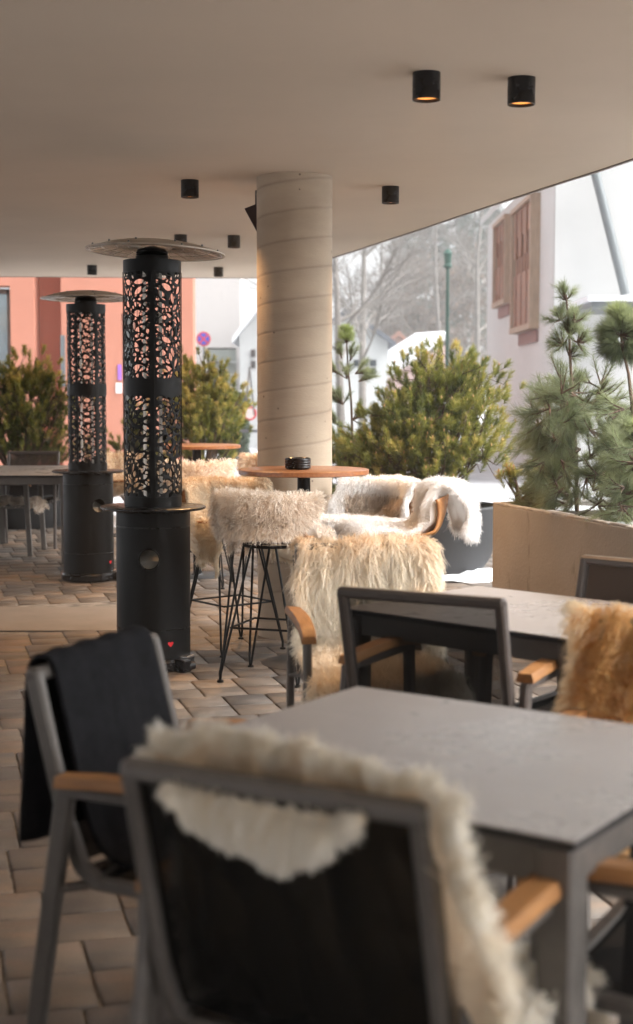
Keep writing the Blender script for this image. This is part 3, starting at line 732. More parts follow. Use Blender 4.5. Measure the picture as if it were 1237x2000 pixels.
f1 = stool_fur(FUR['cream'], 22, skirt=.22, tone=lambda u, v, p: .66 - .25 * np.clip((p[:, 2] - .86) / .08, 0, 1), back=.10, hwm=.27, count=45000, width=.0018, nclump=3000); on(st1, f1); tag(f1, 'tan sheepskin hanging low from the stool beside the front heater', 'sheepskin', SG)
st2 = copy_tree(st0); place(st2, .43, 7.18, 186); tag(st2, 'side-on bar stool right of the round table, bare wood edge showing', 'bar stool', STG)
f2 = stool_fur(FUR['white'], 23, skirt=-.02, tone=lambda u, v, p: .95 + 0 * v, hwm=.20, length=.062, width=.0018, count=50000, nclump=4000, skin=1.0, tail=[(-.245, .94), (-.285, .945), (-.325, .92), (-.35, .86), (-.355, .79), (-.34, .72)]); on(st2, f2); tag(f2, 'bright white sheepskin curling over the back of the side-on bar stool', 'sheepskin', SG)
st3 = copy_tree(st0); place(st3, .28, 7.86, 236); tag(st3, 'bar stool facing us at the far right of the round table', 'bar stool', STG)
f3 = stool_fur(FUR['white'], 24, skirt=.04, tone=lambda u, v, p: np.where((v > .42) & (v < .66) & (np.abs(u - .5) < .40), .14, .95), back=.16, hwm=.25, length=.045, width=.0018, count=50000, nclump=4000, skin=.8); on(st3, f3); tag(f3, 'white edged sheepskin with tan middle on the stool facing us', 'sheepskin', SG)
far = [(-.86, 10.45, 84, 'beige', 'farther bar stool, back to us, under the second round table', 'greyish white sheepskin on the stool below the farther bar table', .85),
       (-.52, 11.35, 215, 'peach', 'farther bar stool just left of the concrete column', 'golden sheepskin just left of the concrete column', .5),
       (-1.50, 11.55, -35, 'cream', 'farther bar stool glimpsed between the two heaters', 'tan sheepskin glimpsed between the two heaters', .45)]
for k, (x, y, a, c, l1, l2, tn) in enumerate(far):
    e = copy_tree(st0); place(e, x, y, a); tag(e, l1, 'bar stool', STG)
    f = stool_fur(FUR[c], 30 + k, count=9000, width=.0045, length=.045, skirt=.08, tone=(lambda tn: lambda u, v, p: tn + 0 * v)(tn), nclump=500); on(e, f); tag(f, l2, 'sheepskin', SG); e.name = 'bar_stool'

# ------------------------------------------------------------------ patio heaters
def leaf_mask(nc, nr, cell, seed):
    """dart-thrown pointed leaves on a grid nc x nr, True = hole. Four panels with solid uprights."""
    rng = np.random.default_rng(seed); hole = np.zeros((nr, nc), bool); block = np.zeros((nr, nc), bool)
    pc = nc // 4; up = int(.008 / cell) + 1
    for k in range(4): 
        for d in range(-up, up + 1): block[:, (k * pc + d) % nc] = True
    for r_ in (0, nr - 1): block[r_] = True
    yy, xx = np.mgrid[-28:29, -28:29] * cell
    fixed = []
    for k in range(4):
        for q in range(int(nr * cell / .135) + 2):
            off = 0.0
            cx_ = (k + .5 + (off if off == 0 else .46 * (1 if (q // 2) % 2 else -1))) * pc * cell; cz_ = .06 + q * .135 - .03 * (k % 2)
            n_ = 6
            for a_ in range(n_):
                an = 2 * math.pi * a_ / n_ + (.39 if q % 2 else 0) + 0; rr_ = .041
                fixed.append((int((cx_ + rr_ * math.cos(an)) / cell) % nc, int((cz_ + rr_ * math.sin(an)) / cell), an))
    tries = [(.062, .028, 2500), (.048, .024, 3000), (.036, .020, 4000), (.027, .016, 5000), (.019, .013, 3500)]
    tries = [(.074, .033, len(fixed))] + tries
    for ti, (L, Wd, n) in enumerate(tries):
        for it in range(n):
            c = rng.integers(0, nc); r_ = rng.integers(0, nr)
            if ti == 0:
                c, r_, ang0 = fixed[it]
                if not 0 <= r_ < nr: continue
            # leaves fan out from nodes on the middle of each panel
            u = ((c % pc) / pc - .5) * 2; ph = (r_ * cell / .155 + .3 * ((c // pc) % 2)) % 1.0
            ang = math.atan2((ph - .5) * .155, u * .11) + rng.normal(0, .07) if L > .03 else rng.uniform(0, math.pi)
            if ti == 0: ang = ang0
            ca, sa = math.cos(ang), math.sin(ang); a = xx * ca + yy * sa; b = -xx * sa + yy * ca
            def shape(l, w): return (np.abs(b) < w / 2 * np.clip(1 - (2 * a / l) ** 2, 0, 1) ** .8) & (np.abs(a) < l / 2)
            m = shape(L, Wd); mo = shape(L + .003, Wd + .0042)
            rs = np.clip(np.arange(r_ - 28, r_ + 29), 0, nr - 1); cs = np.arange(c - 28, c + 29) % nc
            if (r_ - 28 < 0 and mo[:28 - r_].any()) or (r_ + 28 > nr - 1 and mo[nr - 1 - r_ + 29:].any()): continue
            sub = block[np.ix_(rs, cs)]
            if (sub & mo).any(): continue
            hs_ = hole[np.ix_(rs, cs)]; hs_ |= m; hole[np.ix_(rs, cs)] = hs_; block[np.ix_(rs, cs)] = sub | mo
    return hole
def cyl_grid(rad, z0, nc, nr, cell, hole):
    V = []; a = np.arange(nc) * 2 * math.pi / nc; z = z0 + np.arange(nr + 1) * cell
    A, Z = np.meshgrid(a, z); V = np.stack([rad * np.cos(A), rad * np.sin(A), Z], -1).reshape(-1, 3)
    j, i = np.nonzero(~hole); i2 = (i + 1) % nc
    return V, np.stack([j * nc + i, j * nc + i2, (j + 1) * nc + i2, (j + 1) * nc + i], 1)
def make_heater():
    e = empty('patio_heater'); rb, rl = .189, .1435; cell = .0030
    nc = int(2 * math.pi * rl / cell / 4) * 4; cell = 2 * math.pi * rl / nc; zs = .835
    # lower housing with a round inspection hole towards -y
    c2 = .006; nb = int(2 * math.pi * rb / c2); nr = int((zs - .02 - .06) / c2); yy, xx = np.mgrid[0:nr, 0:nb]; ang = (xx + .5) / nb * 2 * math.pi; zz = .06 + (yy + .5) * c2
    d = np.sqrt(((((ang - R(264) + math.pi) % (2 * math.pi)) - math.pi) * rb) ** 2 + (zz - .578) ** 2)
    V, F = cyl_grid(rb, .06, nb, nr, c2, d < .050)
    b = link('housing', np_mesh('housing', V, F), M['black'], e)
    bb = MB(); ztop = .06 + nr * c2
    bb.lathe([(rb + .001, ztop - .004), (rb + .0022, ztop - .002), (rb - .002, zs - .012)], 64)
    for z in (.735, .215): bb.lathe([(rb, z - .004), (rb + .0022, z - .002), (rb + .0022, z + .002), (rb, z + .004)], 64)
    rg = [( (rb + .002) * math.cos(R(264) + .052 / rb * math.cos(t)), (rb + .002) * math.sin(R(264) + .052 / rb * math.cos(t)), .578 + .052 * math.sin(t)) for t in [2 * math.pi * k / 28 for k in range(28)]]
    MB().tube(rg, .004, 6, closed=True).build('hole_rim', M['blackgloss'], b); bb.build('trim_ring', M['blackgloss'], b)
    MB().lathe([(0, .08), (.12, .08), (.13, .10), (.13, .50), (.11, .56), (.05, .60), (.03, .62), (.03, .66), (0, .66)], 32).build('gas_bottle', M['bottle'], e)
    ba = MB(); ba.lathe([(0, .004), (.196, .004), (.208, .012), (.210, .050), (.200, .064), (.188, .068)], 64); ba.build('base', M['blackgloss'], e)
    w = MB(); w.box((.14, -.165, .035), (.09, .06, .062), Matrix.Rotation(R(-40), 3, 'Z'), bev=.006); w.tube([(.17, -.17, .03), (.20, -.145, .03)], .022, 14); w.build('wheel', M['blackgloss'], e)
    w = MB(); w.box((.168, -.115, .072), (.05, .07, .012), Matrix.Rotation(R(-30), 3, 'Z'), bev=.003); w.build('bracket', M['reflector'], e)
    # the red sticker
    t0 = R(297); st = MB(); hv = []
    for k in range(20):
        t = 2 * math.pi * k / 20; hx = .016 * math.sin(t) ** 3; hz = .013 * math.cos(t) - .005 * math.cos(2 * t) - .002 * math.cos(3 * t); aa = t0 + hx / rb
        hv.append(((rb + .002) * math.cos(aa), (rb + .002) * math.sin(aa), .145 + hz))
    st.add(hv, [tuple(range(20))]).build('sticker', M['red'], e, smooth=False)
    # shelf
    MB().lathe([(rb - .05, zs - .016), (.262, zs - .016), (.270, zs - .010), (.270, zs - .003), (.264, zs), (.15, zs), (rl, zs + .001)], 72).build('shelf', M['blackgloss'], e)
    # two lattice screens and solid bands
    def screen(z0, z1, seed):
        nr_ = int((z1 - z0) / cell); h = leaf_mask(nc, nr_, cell, seed); V, F = cyl_grid(rl, z0, nc, nr_, cell, h)
        o = link('lattice_screen', np_mesh('lattice', V, F), M['black'], e); md = o.modifiers.new('thickness', 'SOLIDIFY'); md.thickness = .0018; md.offset = -1
    screen(.885, 1.405, 5); screen(1.478, 2.022, 6)
    for z0, z1, q in ((zs, .888, .003), (1.402, 1.481, .004), (2.018, 2.078, .003)):
        MB().lathe([(rl - .002, z0), (rl + q, z0), (rl + q, z1), (rl - .002, z1)], 64).build('band', M['black'], e)
    ups = MB()
    for k in range(4):
        a = math.pi / 2 * k
        ups.bar(((rl + .003) * math.cos(a), (rl + .003) * math.sin(a), .885), ((rl + .003) * math.cos(a), (rl + .003) * math.sin(a), 2.02), .024, .004, up=(math.cos(a), math.sin(a), 0), bev=.001)
    ups.build('upright', M['black'], e)
    gd = MB()
    for k in range(30):
        a = 2 * math.pi * k / 30; gd.box((.112 * math.cos(a), .112 * math.sin(a), 1.45), (.0013, .0013, 1.14))
    for z in np.arange(.92, 2.0, .18): gd.lathe([(.1125, z), (.1125, z + .0015)], 40)
    gd.build('wire_guard', mat('guard_wire', (.12, .11, .10), .4, .8), e, smooth=False)
    g = bpy.data.materials.new('tube_glass'); g.use_nodes = True; n = g.node_tree; pb = n.nodes['Principled BSDF']
    pb.inputs['Base Color'].default_value = (.9, .88, .85, 1); pb.inputs['Roughness'].default_value = .03; pb.inputs['Specular IOR Level'].default_value = .6
    tr = n.nodes.new('ShaderNodeBsdfTransparent'); tr.inputs[0].default_value = (.93, .92, .9, 1); mx = n.nodes.new('ShaderNodeMixShader'); fn = n.nodes.new('ShaderNodeFresnel')
    n.links.new(fn.outputs[0], mx.inputs[0]); n.links.new(tr.outputs[0], mx.inputs[1]); n.links.new(pb.outputs[0], mx.inputs[2]); n.links.new(mx.outputs[0], n.nodes['Material Output'].inputs[0])
    MB().lathe([(.05, .84), (.05, 2.07)], 32).build('glass_tube', g, e)
    MB().lathe([(.07, 2.06), (.085, 2.075), (.082, 2.10), (.076, 2.104), (.082, 2.108), (.076, 2.114), (.082, 2.118), (.070, 2.135), (.02, 2.15)], 40).build('burner_cap', M['black'], e)
    # hat
    hat = empty('hat'); hat.parent = e; hat.location = (.018, 0, 2.125); hat.rotation_euler = (R(-1), R(2.4), 0)
    prof = [(.352, -.006), (.352, 0), (.30, .014), (.235, .034), (.17, .046), (.10, .054), (0, .058)]
    o = MB().lathe(prof, 8 * 8).build('hat_shell', M['hat'], hat)
    MB().lathe([(.350, -.005), (.30, .009), (.235, .029), (.17, .041), (0, .050)], 64).build('reflector', M['reflector'], hat)
    rb_ = MB()
    for k in range(24):
        a = 2 * math.pi * k / 24; rb_.tube([(.085 * math.cos(a), .085 * math.sin(a), .018), (.20 * math.cos(a), .20 * math.sin(a), .022), (.335 * math.cos(a), .335 * math.sin(a), -.006)], .0016, 5)
    for r_, z in ((.14, .018), (.20, .020), (.27, .008), (.335, -.007)): rb_.tube([(r_ * math.cos(t), r_ * math.sin(t), z) for t in [2 * math.pi * k / 40 for k in range(40)]], .0018, 5, closed=True)
    rb_.build('wire_grille', mat('grille_wire', (.25, .23, .2), .3, .9), hat)
    bl = MB()
    for k in range(8):
        a = 2 * math.pi * (k + .5) / 8
        for r_, z in ((.25, .030), (.335, .004)): bl.lathe([(.005, -.001), (.005, .004), (.004, .008), (0, .009)], 8, (r_ * math.cos(a), r_ * math.sin(a), z))
    bl.build('bolt_heads', M['pipe'], hat)
    return e
ht = make_heater(); p = at(301, 1316); ht.location = (p.x * (p.y + .2) / p.y, p.y + .2, 0); ht.rotation_euler = (0, R(.28), R(6))
HG = 'tall black patio heaters with leaf lattice'
tag(ht, 'nearer tall black patio heater with leaf lattice, round hole and red sticker', 'patio heater', HG)
h2 = copy_tree(ht); h2.name = 'patio_heater'; p = at(174.5, 1139); h2.location = (p.x * (p.y + .2) / p.y, p.y + .2, 0); h2.rotation_euler = (0, R(.05), R(40))
for c in kids(h2):
    if c.name.startswith('hat'): c.rotation_euler = (R(-.5), R(.2), 0)
tag(h2, 'farther tall black patio heater beside the distant left table', 'patio heater', HG)

# ------------------------------------------------------------------ pines
def needles(shoots, rng, nl, nw, per, ang=.6):
    """shoots: array of (base, dir, length, tone) -> ribbon triangles"""
    B, D, Ls, Tn = shoots; n = len(B); k = per
    b = np.repeat(B, k, 0); d = np.repeat(D, k, 0); l = np.repeat(Ls, k); t = np.repeat(Tn, k); N = n * k
    s = rng.random(N) ** .8
    r = rng.normal(0, 1, (N, 3)); r -= d * (r * d).sum(1, keepdims=True); r /= np.linalg.norm(r, axis=1, keepdims=True) + 1e-9
    root = b + d * (s * l)[:, None]; a = ang * rng.uniform(.6, 1.35, N) * (1 - .35 * s); L = nl * rng.uniform(.7, 1.15, N)
    dr = d * np.cos(a)[:, None] + r * np.sin(a)[:, None]; tip = root + dr * L[:, None]; tip[:, 2] -= L * .08
    ax = np.cross(dr, rng.normal(0, 1, (N, 3))); ax /= np.linalg.norm(ax, axis=1, keepdims=True) + 1e-9
    q = np.stack([root - ax * nw * .5, root + ax * nw * .5, tip + ax * nw * .15, tip - ax * nw * .15], 1).reshape(-1, 3)
    F = np.arange(N * 4).reshape(-1, 4); tn = np.clip(t + rng.uniform(-.12, .12, N) + (s - .5) * .15, 0, 1)
    return q, F, np.repeat(tn, 4)
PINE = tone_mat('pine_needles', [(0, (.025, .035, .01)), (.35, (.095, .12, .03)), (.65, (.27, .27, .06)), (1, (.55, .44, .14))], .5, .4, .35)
LONG = tone_mat('long_pine_needles', [(0, (.05, .065, .03)), (.4, (.17, .20, .10)), (.7, (.32, .35, .19)), (1, (.34, .42, .10))], .45, .45, .4)
BUD = mat('pine_bud', (.42, .24, .10), .8)
def pine_bush(name, c, hgt, rad, nshoot, seed, label, yellow=.5, nl=.045, nw=.0032, per=70, slant=0, lean=0, sx=1.0, snow=0):
    rng = np.random.default_rng(seed); e = empty(name, c, 0, label, 'shrub', 'pines standing round the terrace')
    B = []; D = []; L = []; T = []; st = MB(); bud = MB()
    # lobes: clusters of upright shoots spread through a lumpy dome
    nl_ = max(10, nshoot // 22); lobes = []
    for k in range(nl_):
        a = rng.uniform(0, 2 * math.pi); el = math.asin(rng.uniform(-.12, 1)); q = rng.uniform(.45, 1) ** .5; q *= rng.uniform(.82, 1.1)
        x, y, z = math.cos(a) * math.cos(el) * rad * sx * q, math.sin(a) * math.cos(el) * rad * .85 * q, hgt * (.42 + .52 * math.sin(el) * q)
        if el < .5: z -= hgt * .18 * rng.random()
        z *= 1 - slant * max(0, -x / rad)
        lobes.append((Vector((x, y, max(.06, z))), rng.normal(0, .10)))
    for l, _ in lobes:
        mid = Vector((l.x * .45, l.y * .45, l.z * .45)) ; st.tube([Vector((rng.normal(0, .03), rng.normal(0, .03), 0)), mid, l.lerp(mid, .3), l], [.016, .011, .007, .004], 5, cap=False)
    for k in range(nshoot):
        l, tn0 = lobes[rng.integers(0, nl_)]; b = l + Vector(rng.normal(0, 1, 3)) * (rad * .135) * Vector((1, 1, .8)) if False else l + Vector((rng.normal(0, rad * .15), rng.normal(0, rad * .14), rng.normal(0, hgt * .075)))
        if b.z < .03: b.z = .03 + rng.uniform(0, .12)
        if rng.random() < .25: b = Vector((b.x * .6, b.y * .6, b.z * .8))
        up = Vector((b.x * .75 / rad + rng.normal(0, .22), b.y * .75 / rad + rng.normal(0, .22), 1.0)).normalized(); ll = rng.uniform(.05, .11) * (rad / .55) ** .5
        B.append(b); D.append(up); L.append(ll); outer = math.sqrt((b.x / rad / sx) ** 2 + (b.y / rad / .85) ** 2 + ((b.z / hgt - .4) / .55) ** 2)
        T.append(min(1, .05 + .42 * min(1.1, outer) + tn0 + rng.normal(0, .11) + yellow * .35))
        if rng.random() < .35 and outer > .7: bud.lathe([(.004, 0), (.006, .010), (.003, .022), (0, .026)], 5, tuple(b + up * (ll + .002)))
        if rng.random() < .4: st.tube([l, l.lerp(b, .5), b, b + up * ll * .7], [.004, .0035, .003, .002], 4, cap=False)
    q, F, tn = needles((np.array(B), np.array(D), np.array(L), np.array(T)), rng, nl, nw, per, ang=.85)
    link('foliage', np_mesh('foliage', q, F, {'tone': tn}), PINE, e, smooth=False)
    if snow:
        sb = MB()
        for _ in range(snow):
            l, _t = lobes[rng.integers(0, nl_)]; c_ = l * rng.uniform(.55, .95); r_ = rng.uniform(.012, .030)
            sb.lathe([(0, -r_ * .5), (r_ * .8, -r_ * .35), (r_ * 1.2, 0), (r_ * .9, r_ * .4), (0, r_ * .6)], 7, tuple(c_))
        tag(sb.build('snow_clumps', M['snow'], e), kind='stuff')
    st.build('branches', M['bark'], e); tag(bud.build('buds', BUD, e), kind='stuff')
    return e
def bowl(c, r, h, label):
    e = empty('planter_bowl', c, 0, label, 'planter', 'dark round planter bowls')
    MB().lathe([(0, 0), (r * .52, 0), (r * .72, .03), (r * .88, h * .28), (r * .965, h * .6), (r, h - .01), (r - .006, h), (r - .035, h), (r - .04, h - .05)], 72).build('bowl', M['bowl'], e)
    MB().lathe([(r - .038, h - .05), (r * .5, h - .03), (0, h - .02)], 40).build('soil', M['soil'], e)
    return e
# right bowl with the big mountain pine
Yb = at(880, 1124).y + .28; pb = atd(838, 985, Yb); bowl((pb.x, Yb, -.04), .56, pb.z + .04, 'big dark grey planter bowl right of the bar table, snow at its foot')
tp = atd(850, 672, Yb); pine_bush('mountain_pine', (pb.x - .02, Yb, pb.z - .08), tp.z - pb.z + .05, .61, 1500, 41, 'broad bushy yellow green pine in the dark bowl right of the column', .42, nl=.05, nw=.0036, per=100, slant=.55, snow=60)
# left group
Yl = 15.2; pl = atd(50, 945, Yl); bowl((pl.x, Yl, -.04), .50, .52, 'distant dark planter bowl behind the left table')
tl = atd(60, 700, Yl); pine_bush('mountain_pine', (pl.x - .05, Yl, .42), tl.z - .42, .62, 1000, 42, 'green pine rising behind the distant left table', .30, nl=.055, nw=.006, per=70)
Ym = 15.4; pm = atd(395, 945, Ym); bowl((pm.x, Ym, -.04), .50, .52, 'distant dark planter bowl behind the farther bar table')
tm = atd(385, 700, Ym); pine_bush('mountain_pine', (pm.x, Ym, .42), tm.z - .46, .50, 900, 43, 'yellow tipped pine rising behind the farther bar table', .60, nl=.055, nw=.006, per=70)
pm2 = atd(262, 945, Ym + .8); pine_bush('mountain_pine', (pm2.x, Ym + .8, 0), atd(250, 800, Ym + .8).z, .35, 300, 44, 'low dark pine glimpsed between the two heaters', .2, nl=.055, nw=.006, per=70)
# low bushes behind the column
ps = atd(700, 1000, 12.6); pine_bush('mountain_pine', (ps.x - .05, 12.6, .1), 1.05, .42, 500, 45, 'small dark green pine right against the column edge', .15, nl=.05, nw=.005, per=80)

def long_pine(c, pts, whorls, seed, label, nl=.13, nw=.0026, per=120, trunk_r=.014, bright=.0):
    rng = np.random.default_rng(seed); e = empty('long_needle_pine', c, 0, label, 'tree', 'long needled young pines')
    st = MB(); P = [Vector(p) for p in pts]; n = len(P); MB().tube(P, [trunk_r * (1 - .6 * i / (n - 1)) for i in range(n)], 8, cap=False).build('trunk', M['bark'], e)
    B = []; D = []; L = []; T = []
    for (b, d, l, side, tn, k) in whorls:
        b = Vector(b)
        for q in range(k):
            dd = (Vector(d) + Vector(rng.normal(0, side, 3))).normalized(); ll = l * rng.uniform(.6, 1.2)
            st.tube([b, b + dd * ll * .6 + Vector((0, 0, -.01)), b + dd * ll], [.006, .004, .002], 5, cap=False)
            B.append(b + dd * ll * .25); D.append(dd); L.append(ll * .8); T.append(tn + rng.normal(0, .08))
    q, F, t = needles((np.array(B), np.array(D), np.array(L), np.array(T)), rng, nl, nw, per, ang=.75)
    link('foliage', np_mesh('foliage', q, F, {'tone': t}), LONG, e, smooth=False); st.build('branches', M['bark'], e); return e

# ------------------------------------------------------------------ concrete planter on the right
PL0 = at(963, 980, .73); PL1 = at(1237, 1029, .73)
def planter():
    d = (PL1 - PL0); d.z = 0; d.normalize(); nrm = Vector((-d.y, d.x, 0)); 
    if nrm.x < 0: nrm = -nrm
    a = Vector((PL0.x, PL0.y, 0)); Lg = 4.4; wd = 1.3; t = .05
    e = empty('concrete_planter', a, 0, 'long low beige concrete planter with chipped rim at the terrace edge', 'planter')
    m = mat('planter_concrete', (.27, .24, .212), .8, col2=(.215, .188, .163), vscale=1.6, bump=.3, bscale=50)
    n = m.node_tree; tc = n.nodes.new('ShaderNodeTexCoord'); no = n.nodes.new('ShaderNodeTexNoise'); no.inputs['Scale'].default_value = 9; no.inputs['Detail'].default_value = 8
    mp = n.nodes.new('ShaderNodeMapping'); mp.inputs['Scale'].default_value = (1.2, 1.2, .35); n.links.new(tc.outputs['Object'], mp.inputs[0]); n.links.new(mp.outputs[0], no.inputs[0])
    mr = n.nodes.new('ShaderNodeMapRange'); mr.inputs[1].default_value = .64; mr.inputs[2].default_value = .74; n.links.new(no.outputs['Fac'], mr.inputs[0])
    mc = n.nodes.new('ShaderNodeMix'); mc.data_type = 'RGBA'; b = n.nodes['Principled BSDF']; src = b.inputs['Base Color'].links[0].from_socket
    n.links.new(mr.outputs[0], mc.inputs[0]); n.links.new(src, mc.inputs[6]); mc.inputs[7].default_value = (.12, .095, .08, 1); n.links.new(mc.outputs[2], b.inputs['Base Color'])
    rim = mat('planter_rim', (.46, .42, .38), .85, col2=(.24, .22, .20), vscale=14, bump=.6, bscale=40)
    rot = Matrix((d, nrm, Vector((0, 0, 1)))).transposed()
    def bx(mb, l0, l1, w0, w1, z0, z1, bev=.004): mb.box(d * (l0 + l1) / 2 + nrm * (w0 + w1) / 2 + Vector((0, 0, (z0 + z1) / 2)), (l1 - l0, w1 - w0, z1 - z0), rot, bev)
    w = MB(); bx(w, 0, Lg, 0, t, -.04, .715); bx(w, 0, t, t, wd - t, -.04, .715); bx(w, 0, Lg, wd - t, wd, -.04, .715); bx(w, Lg - t, Lg, t, wd - t, -.04, .715); w.build('wall_panels', m, e)
    r_ = MB(); rng = random.Random(4); x = 0
    while x < Lg - .02:
        l = min(rng.uniform(.05, .22), Lg - x); k = rng.choice((0, 0, 0, .006, .016)); bx(r_, x, x + l, k, t, .7152, .73 - rng.random() * .003, .003); x += l
    bx(r_, 0, t, t, wd, .7152, .73); bx(r_, t, Lg, wd - t, wd, .7152, .73); r_.build('rim', rim, e)
    s = MB(); bx(s, t, Lg - t, t, wd - t, .60, .68, 0); s.build('soil', M['soil'], e)
    V = []; F = []; rr = np.random.default_rng(6); nx, ny = 60, 20; H = rr.normal(0, 1, (nx, ny))
    for _ in range(4): H = (H + np.roll(H, 1, 0) + np.roll(H, -1, 0) + np.roll(H, 1, 1) + np.roll(H, -1, 1)) / 5
    for i in range(nx):
        for j in range(ny):
            q = d * (t + (Lg - 2 * t) * i / (nx - 1)) + nrm * (t + (wd - 2 * t) * j / (ny - 1)); V.append((q.x, q.y, .68 + H[i, j] * .12))
    for i in range(nx - 1):
        for j in range(ny - 1): F.append((i * ny + j, (i + 1) * ny + j, (i + 1) * ny + j + 1, i * ny + j + 1))
    link('snow_patches', np_mesh('snow', V, F), M['snow'], e)
    return a, d, nrm
PA, PD, PN = planter()
def pl_pt(px, py, w):
    """point on the vertical plane inside the planter, w metres behind its face"""
    d = ray(px, py); o = Vector((0, 0, CAM_H)); q = PA + PN * w; t = (q - o).dot(PN) / d.dot(PN); return o + d * t
def planter_pines():
    rng = np.random.default_rng(77)
    # tall one: fluffy head at the top, thin stem, wide skirt
    base = pl_pt(1128, 985, .45); top = pl_pt(1106, 575, .45)
    def P(px, py, w=.45): return pl_pt(px, py, w) - base
    stem = [(0, 0, -.1), P(1126, 900), P(1120, 800), P(1114, 700), P(1112, 650), P(1106, 575)]
    wh = []
    for px, py, dx, dz, l, k, tn in ((1106, 585, .0, 1, .09, 5, .45), (1096, 625, -.3, .9, .09, 6, .42), (1122, 630, .35, .8, .09, 6, .5), (1112, 655, 0, .7, .09, 8, .45), (1100, 672, -.6, .4, .09, 5, .4), (1128, 668, .7, .3, .09, 5, .5), (1112, 695, 0, .3, .07, 3, .38), (1116, 740, .2, .3, .07, 2, .4), (1118, 770, -.3, .3, .08, 3, .4)):
        wh.append((P(px, py), (dx, rng.normal(0, .2), dz), l, .42, tn, k * 2))
    for _ in range(90):
        px = rng.uniform(1050, 1200); py = rng.uniform(745, 985); w = .45 + rng.normal(0, .16)
        s = (px - 1125) / 90
        if abs(s) > .35 + (py - 720) / 160: continue
        wh.append((P(px, py, w), (s * .7, -.2 + rng.normal(0, .4), .25 + rng.normal(0, .35)), .16, .32, .30 + .25 * rng.random(), 3))
    long_pine(base, stem, wh, 51, 'feathery grey green young pine in the concrete planter, its loose head standing free', nl=.062, nw=.0018, per=90)
    base = pl_pt(1228, 1000, .40)
    def P(px, py, w=.40): return pl_pt(px, py, w) - base
    stem = [(0, 0, -.1), P(1240, 900), P(1236, 800), P(1228, 730), P(1216, 680), P(1212, 640)]; wh = []
    for px, py, dx, dz, l, k, tn in ((1212, 640, 0, 1, .10, 12, .66), (1212, 655, -.8, .5, .09, 9, .45), (1215, 655, .8, .5, .09, 9, .5), (1214, 672, -.9, -.1, .08, 8, .22), (1216, 672, .9, -.1, .08, 8, .25), (1216, 672, 0, -.2, .06, 5, .25)):
        wh.append((P(px, py), (dx, rng.normal(0, .3), dz), l, .40, tn, k * 2))
    for _ in range(80):
        px = rng.uniform(1150, 1300); py = rng.uniform(790, 1010); w = .35 + rng.normal(0, .18)
        wh.append((P(px, py, w), (rng.normal(0, .5), -.3 + rng.normal(0, .4), .2 + rng.normal(0, .4)), .17, .3, .30 + .25 * rng.random(), 3))
    long_pine(base, stem, wh, 52, 'pine at the right edge with a dense round green tuft on a bare reddish stem', nl=.085, nw=.0018, per=160)
    base = pl_pt(1080, 990, .32)
    def P(px, py, w=.3): return pl_pt(px, py, w) - base
    wh = []
    for _ in range(58):
        py = rng.uniform(770, 985); px = 1085 + rng.normal(0, 32); 
        if px < 1045: px = 1045 + rng.random() * 20
        wh.append((P(px, py, .3 + rng.normal(0, .12)), (rng.normal(0, .35) - .35, -.2, .1 + rng.normal(0, .5)), .15, .3, .24 + .22 * rng.random(), 3))
    long_pine(base, [(0, 0, -.1), P(1085, 930), P(1075, 850), P(1062, 770)], wh, 53, 'drooping dark long needled pine at the near left of the planter', nl=.10, nw=.0018, per=140)
    b = pl_pt(1020, 988, .5); pine_bush('mountain_pine', (b.x, b.y, .66), .26, .16, 120, 46, 'tiny yellow green pine at the left end of the concrete planter', .6, nl=.035, nw=.003, per=60)
    # ball-topped pine right of the column
    Y = 12.4; base = atd(690, 960, Y)
    def Q(px, py): return atd(px, py, Y) - base
    wh = [(Q(677, 668), (0, 0, 1), .07, .5, .78, 22), (Q(677, 660), (0, 0, 1), .08, .3, .85, 8)]
    for px, py, dx, dz, k, tn in ((668, 700, -.3, 1, 4, .5), (684, 705, .3, 1, 4, .45), (660, 730, -.7, .7, 5, .5), (694, 730, .8, .5, 5, .5), (678, 740, 0, .8, 5, .45), (655, 770, -.7, .5, 7, .4), (700, 745, .9, .3, 4, .5), (670, 790, -.3, .6, 8, .4), (660, 830, -.5, .4, 10, .35), (690, 820, .4, .4, 8, .4), (665, 870, 0, .3, 10, .3)):
        wh.append((Q(px, py), (dx, 0, dz), .14, .25, tn, k))
    o = long_pine(base, [(0, 0, -.3), Q(690, 880), Q(686, 780), Q(680, 720), Q(677, 660)], wh, 54, 'slender pine with a round bright tuft just right of the column', nl=.065, nw=.0035, per=90)
planter_pines()

# ------------------------------------------------------------------ snow round the edge
def snow_heap(c, rx, ry, h, seed, label):
    rng = np.random.default_rng(seed); n = 40; V = []; F = []; H = rng.normal(0, 1, (n, n))
    for _ in range(3): H = (H + np.roll(H, 1, 0) + np.roll(H, -1, 0) + np.roll(H, 1, 1) + np.roll(H, -1, 1)) / 5
    for i in range(n):
        for j in range(n):
            x = -1 + 2 * i / (n - 1); y = -1 + 2 * j / (n - 1); r = math.hypot(x, y); k = max(0, 1 - r ** 2 * (1 + .3 * math.sin(5 * math.atan2(y, x) + seed)))
            V.append((c[0] + x * rx, c[1] + y * ry, -.01 + (h * (1 + H[i, j] * .8) * k ** .6 if k > 0 else -.03)))
    for i in range(n - 1):
        for j in range(n - 1): F.append((i * n + j, (i + 1) * n + j, (i + 1) * n + j + 1, i * n + j + 1))
    o = link('snow', np_mesh('snow_heap', V, F), M['snow']); tag(o, kind='stuff'); o['label'] = label; return o
q = at(905, 1136); snow_heap((q.x, q.y + .3), .75, .38, .05, 1, 'thin snow lying round the foot of the right planter bowl')
q = at(110, 1030); snow_heap((q.x, q.y + .8), 1.8, .6, .05, 2, 'snow lying along the terrace edge at the left')
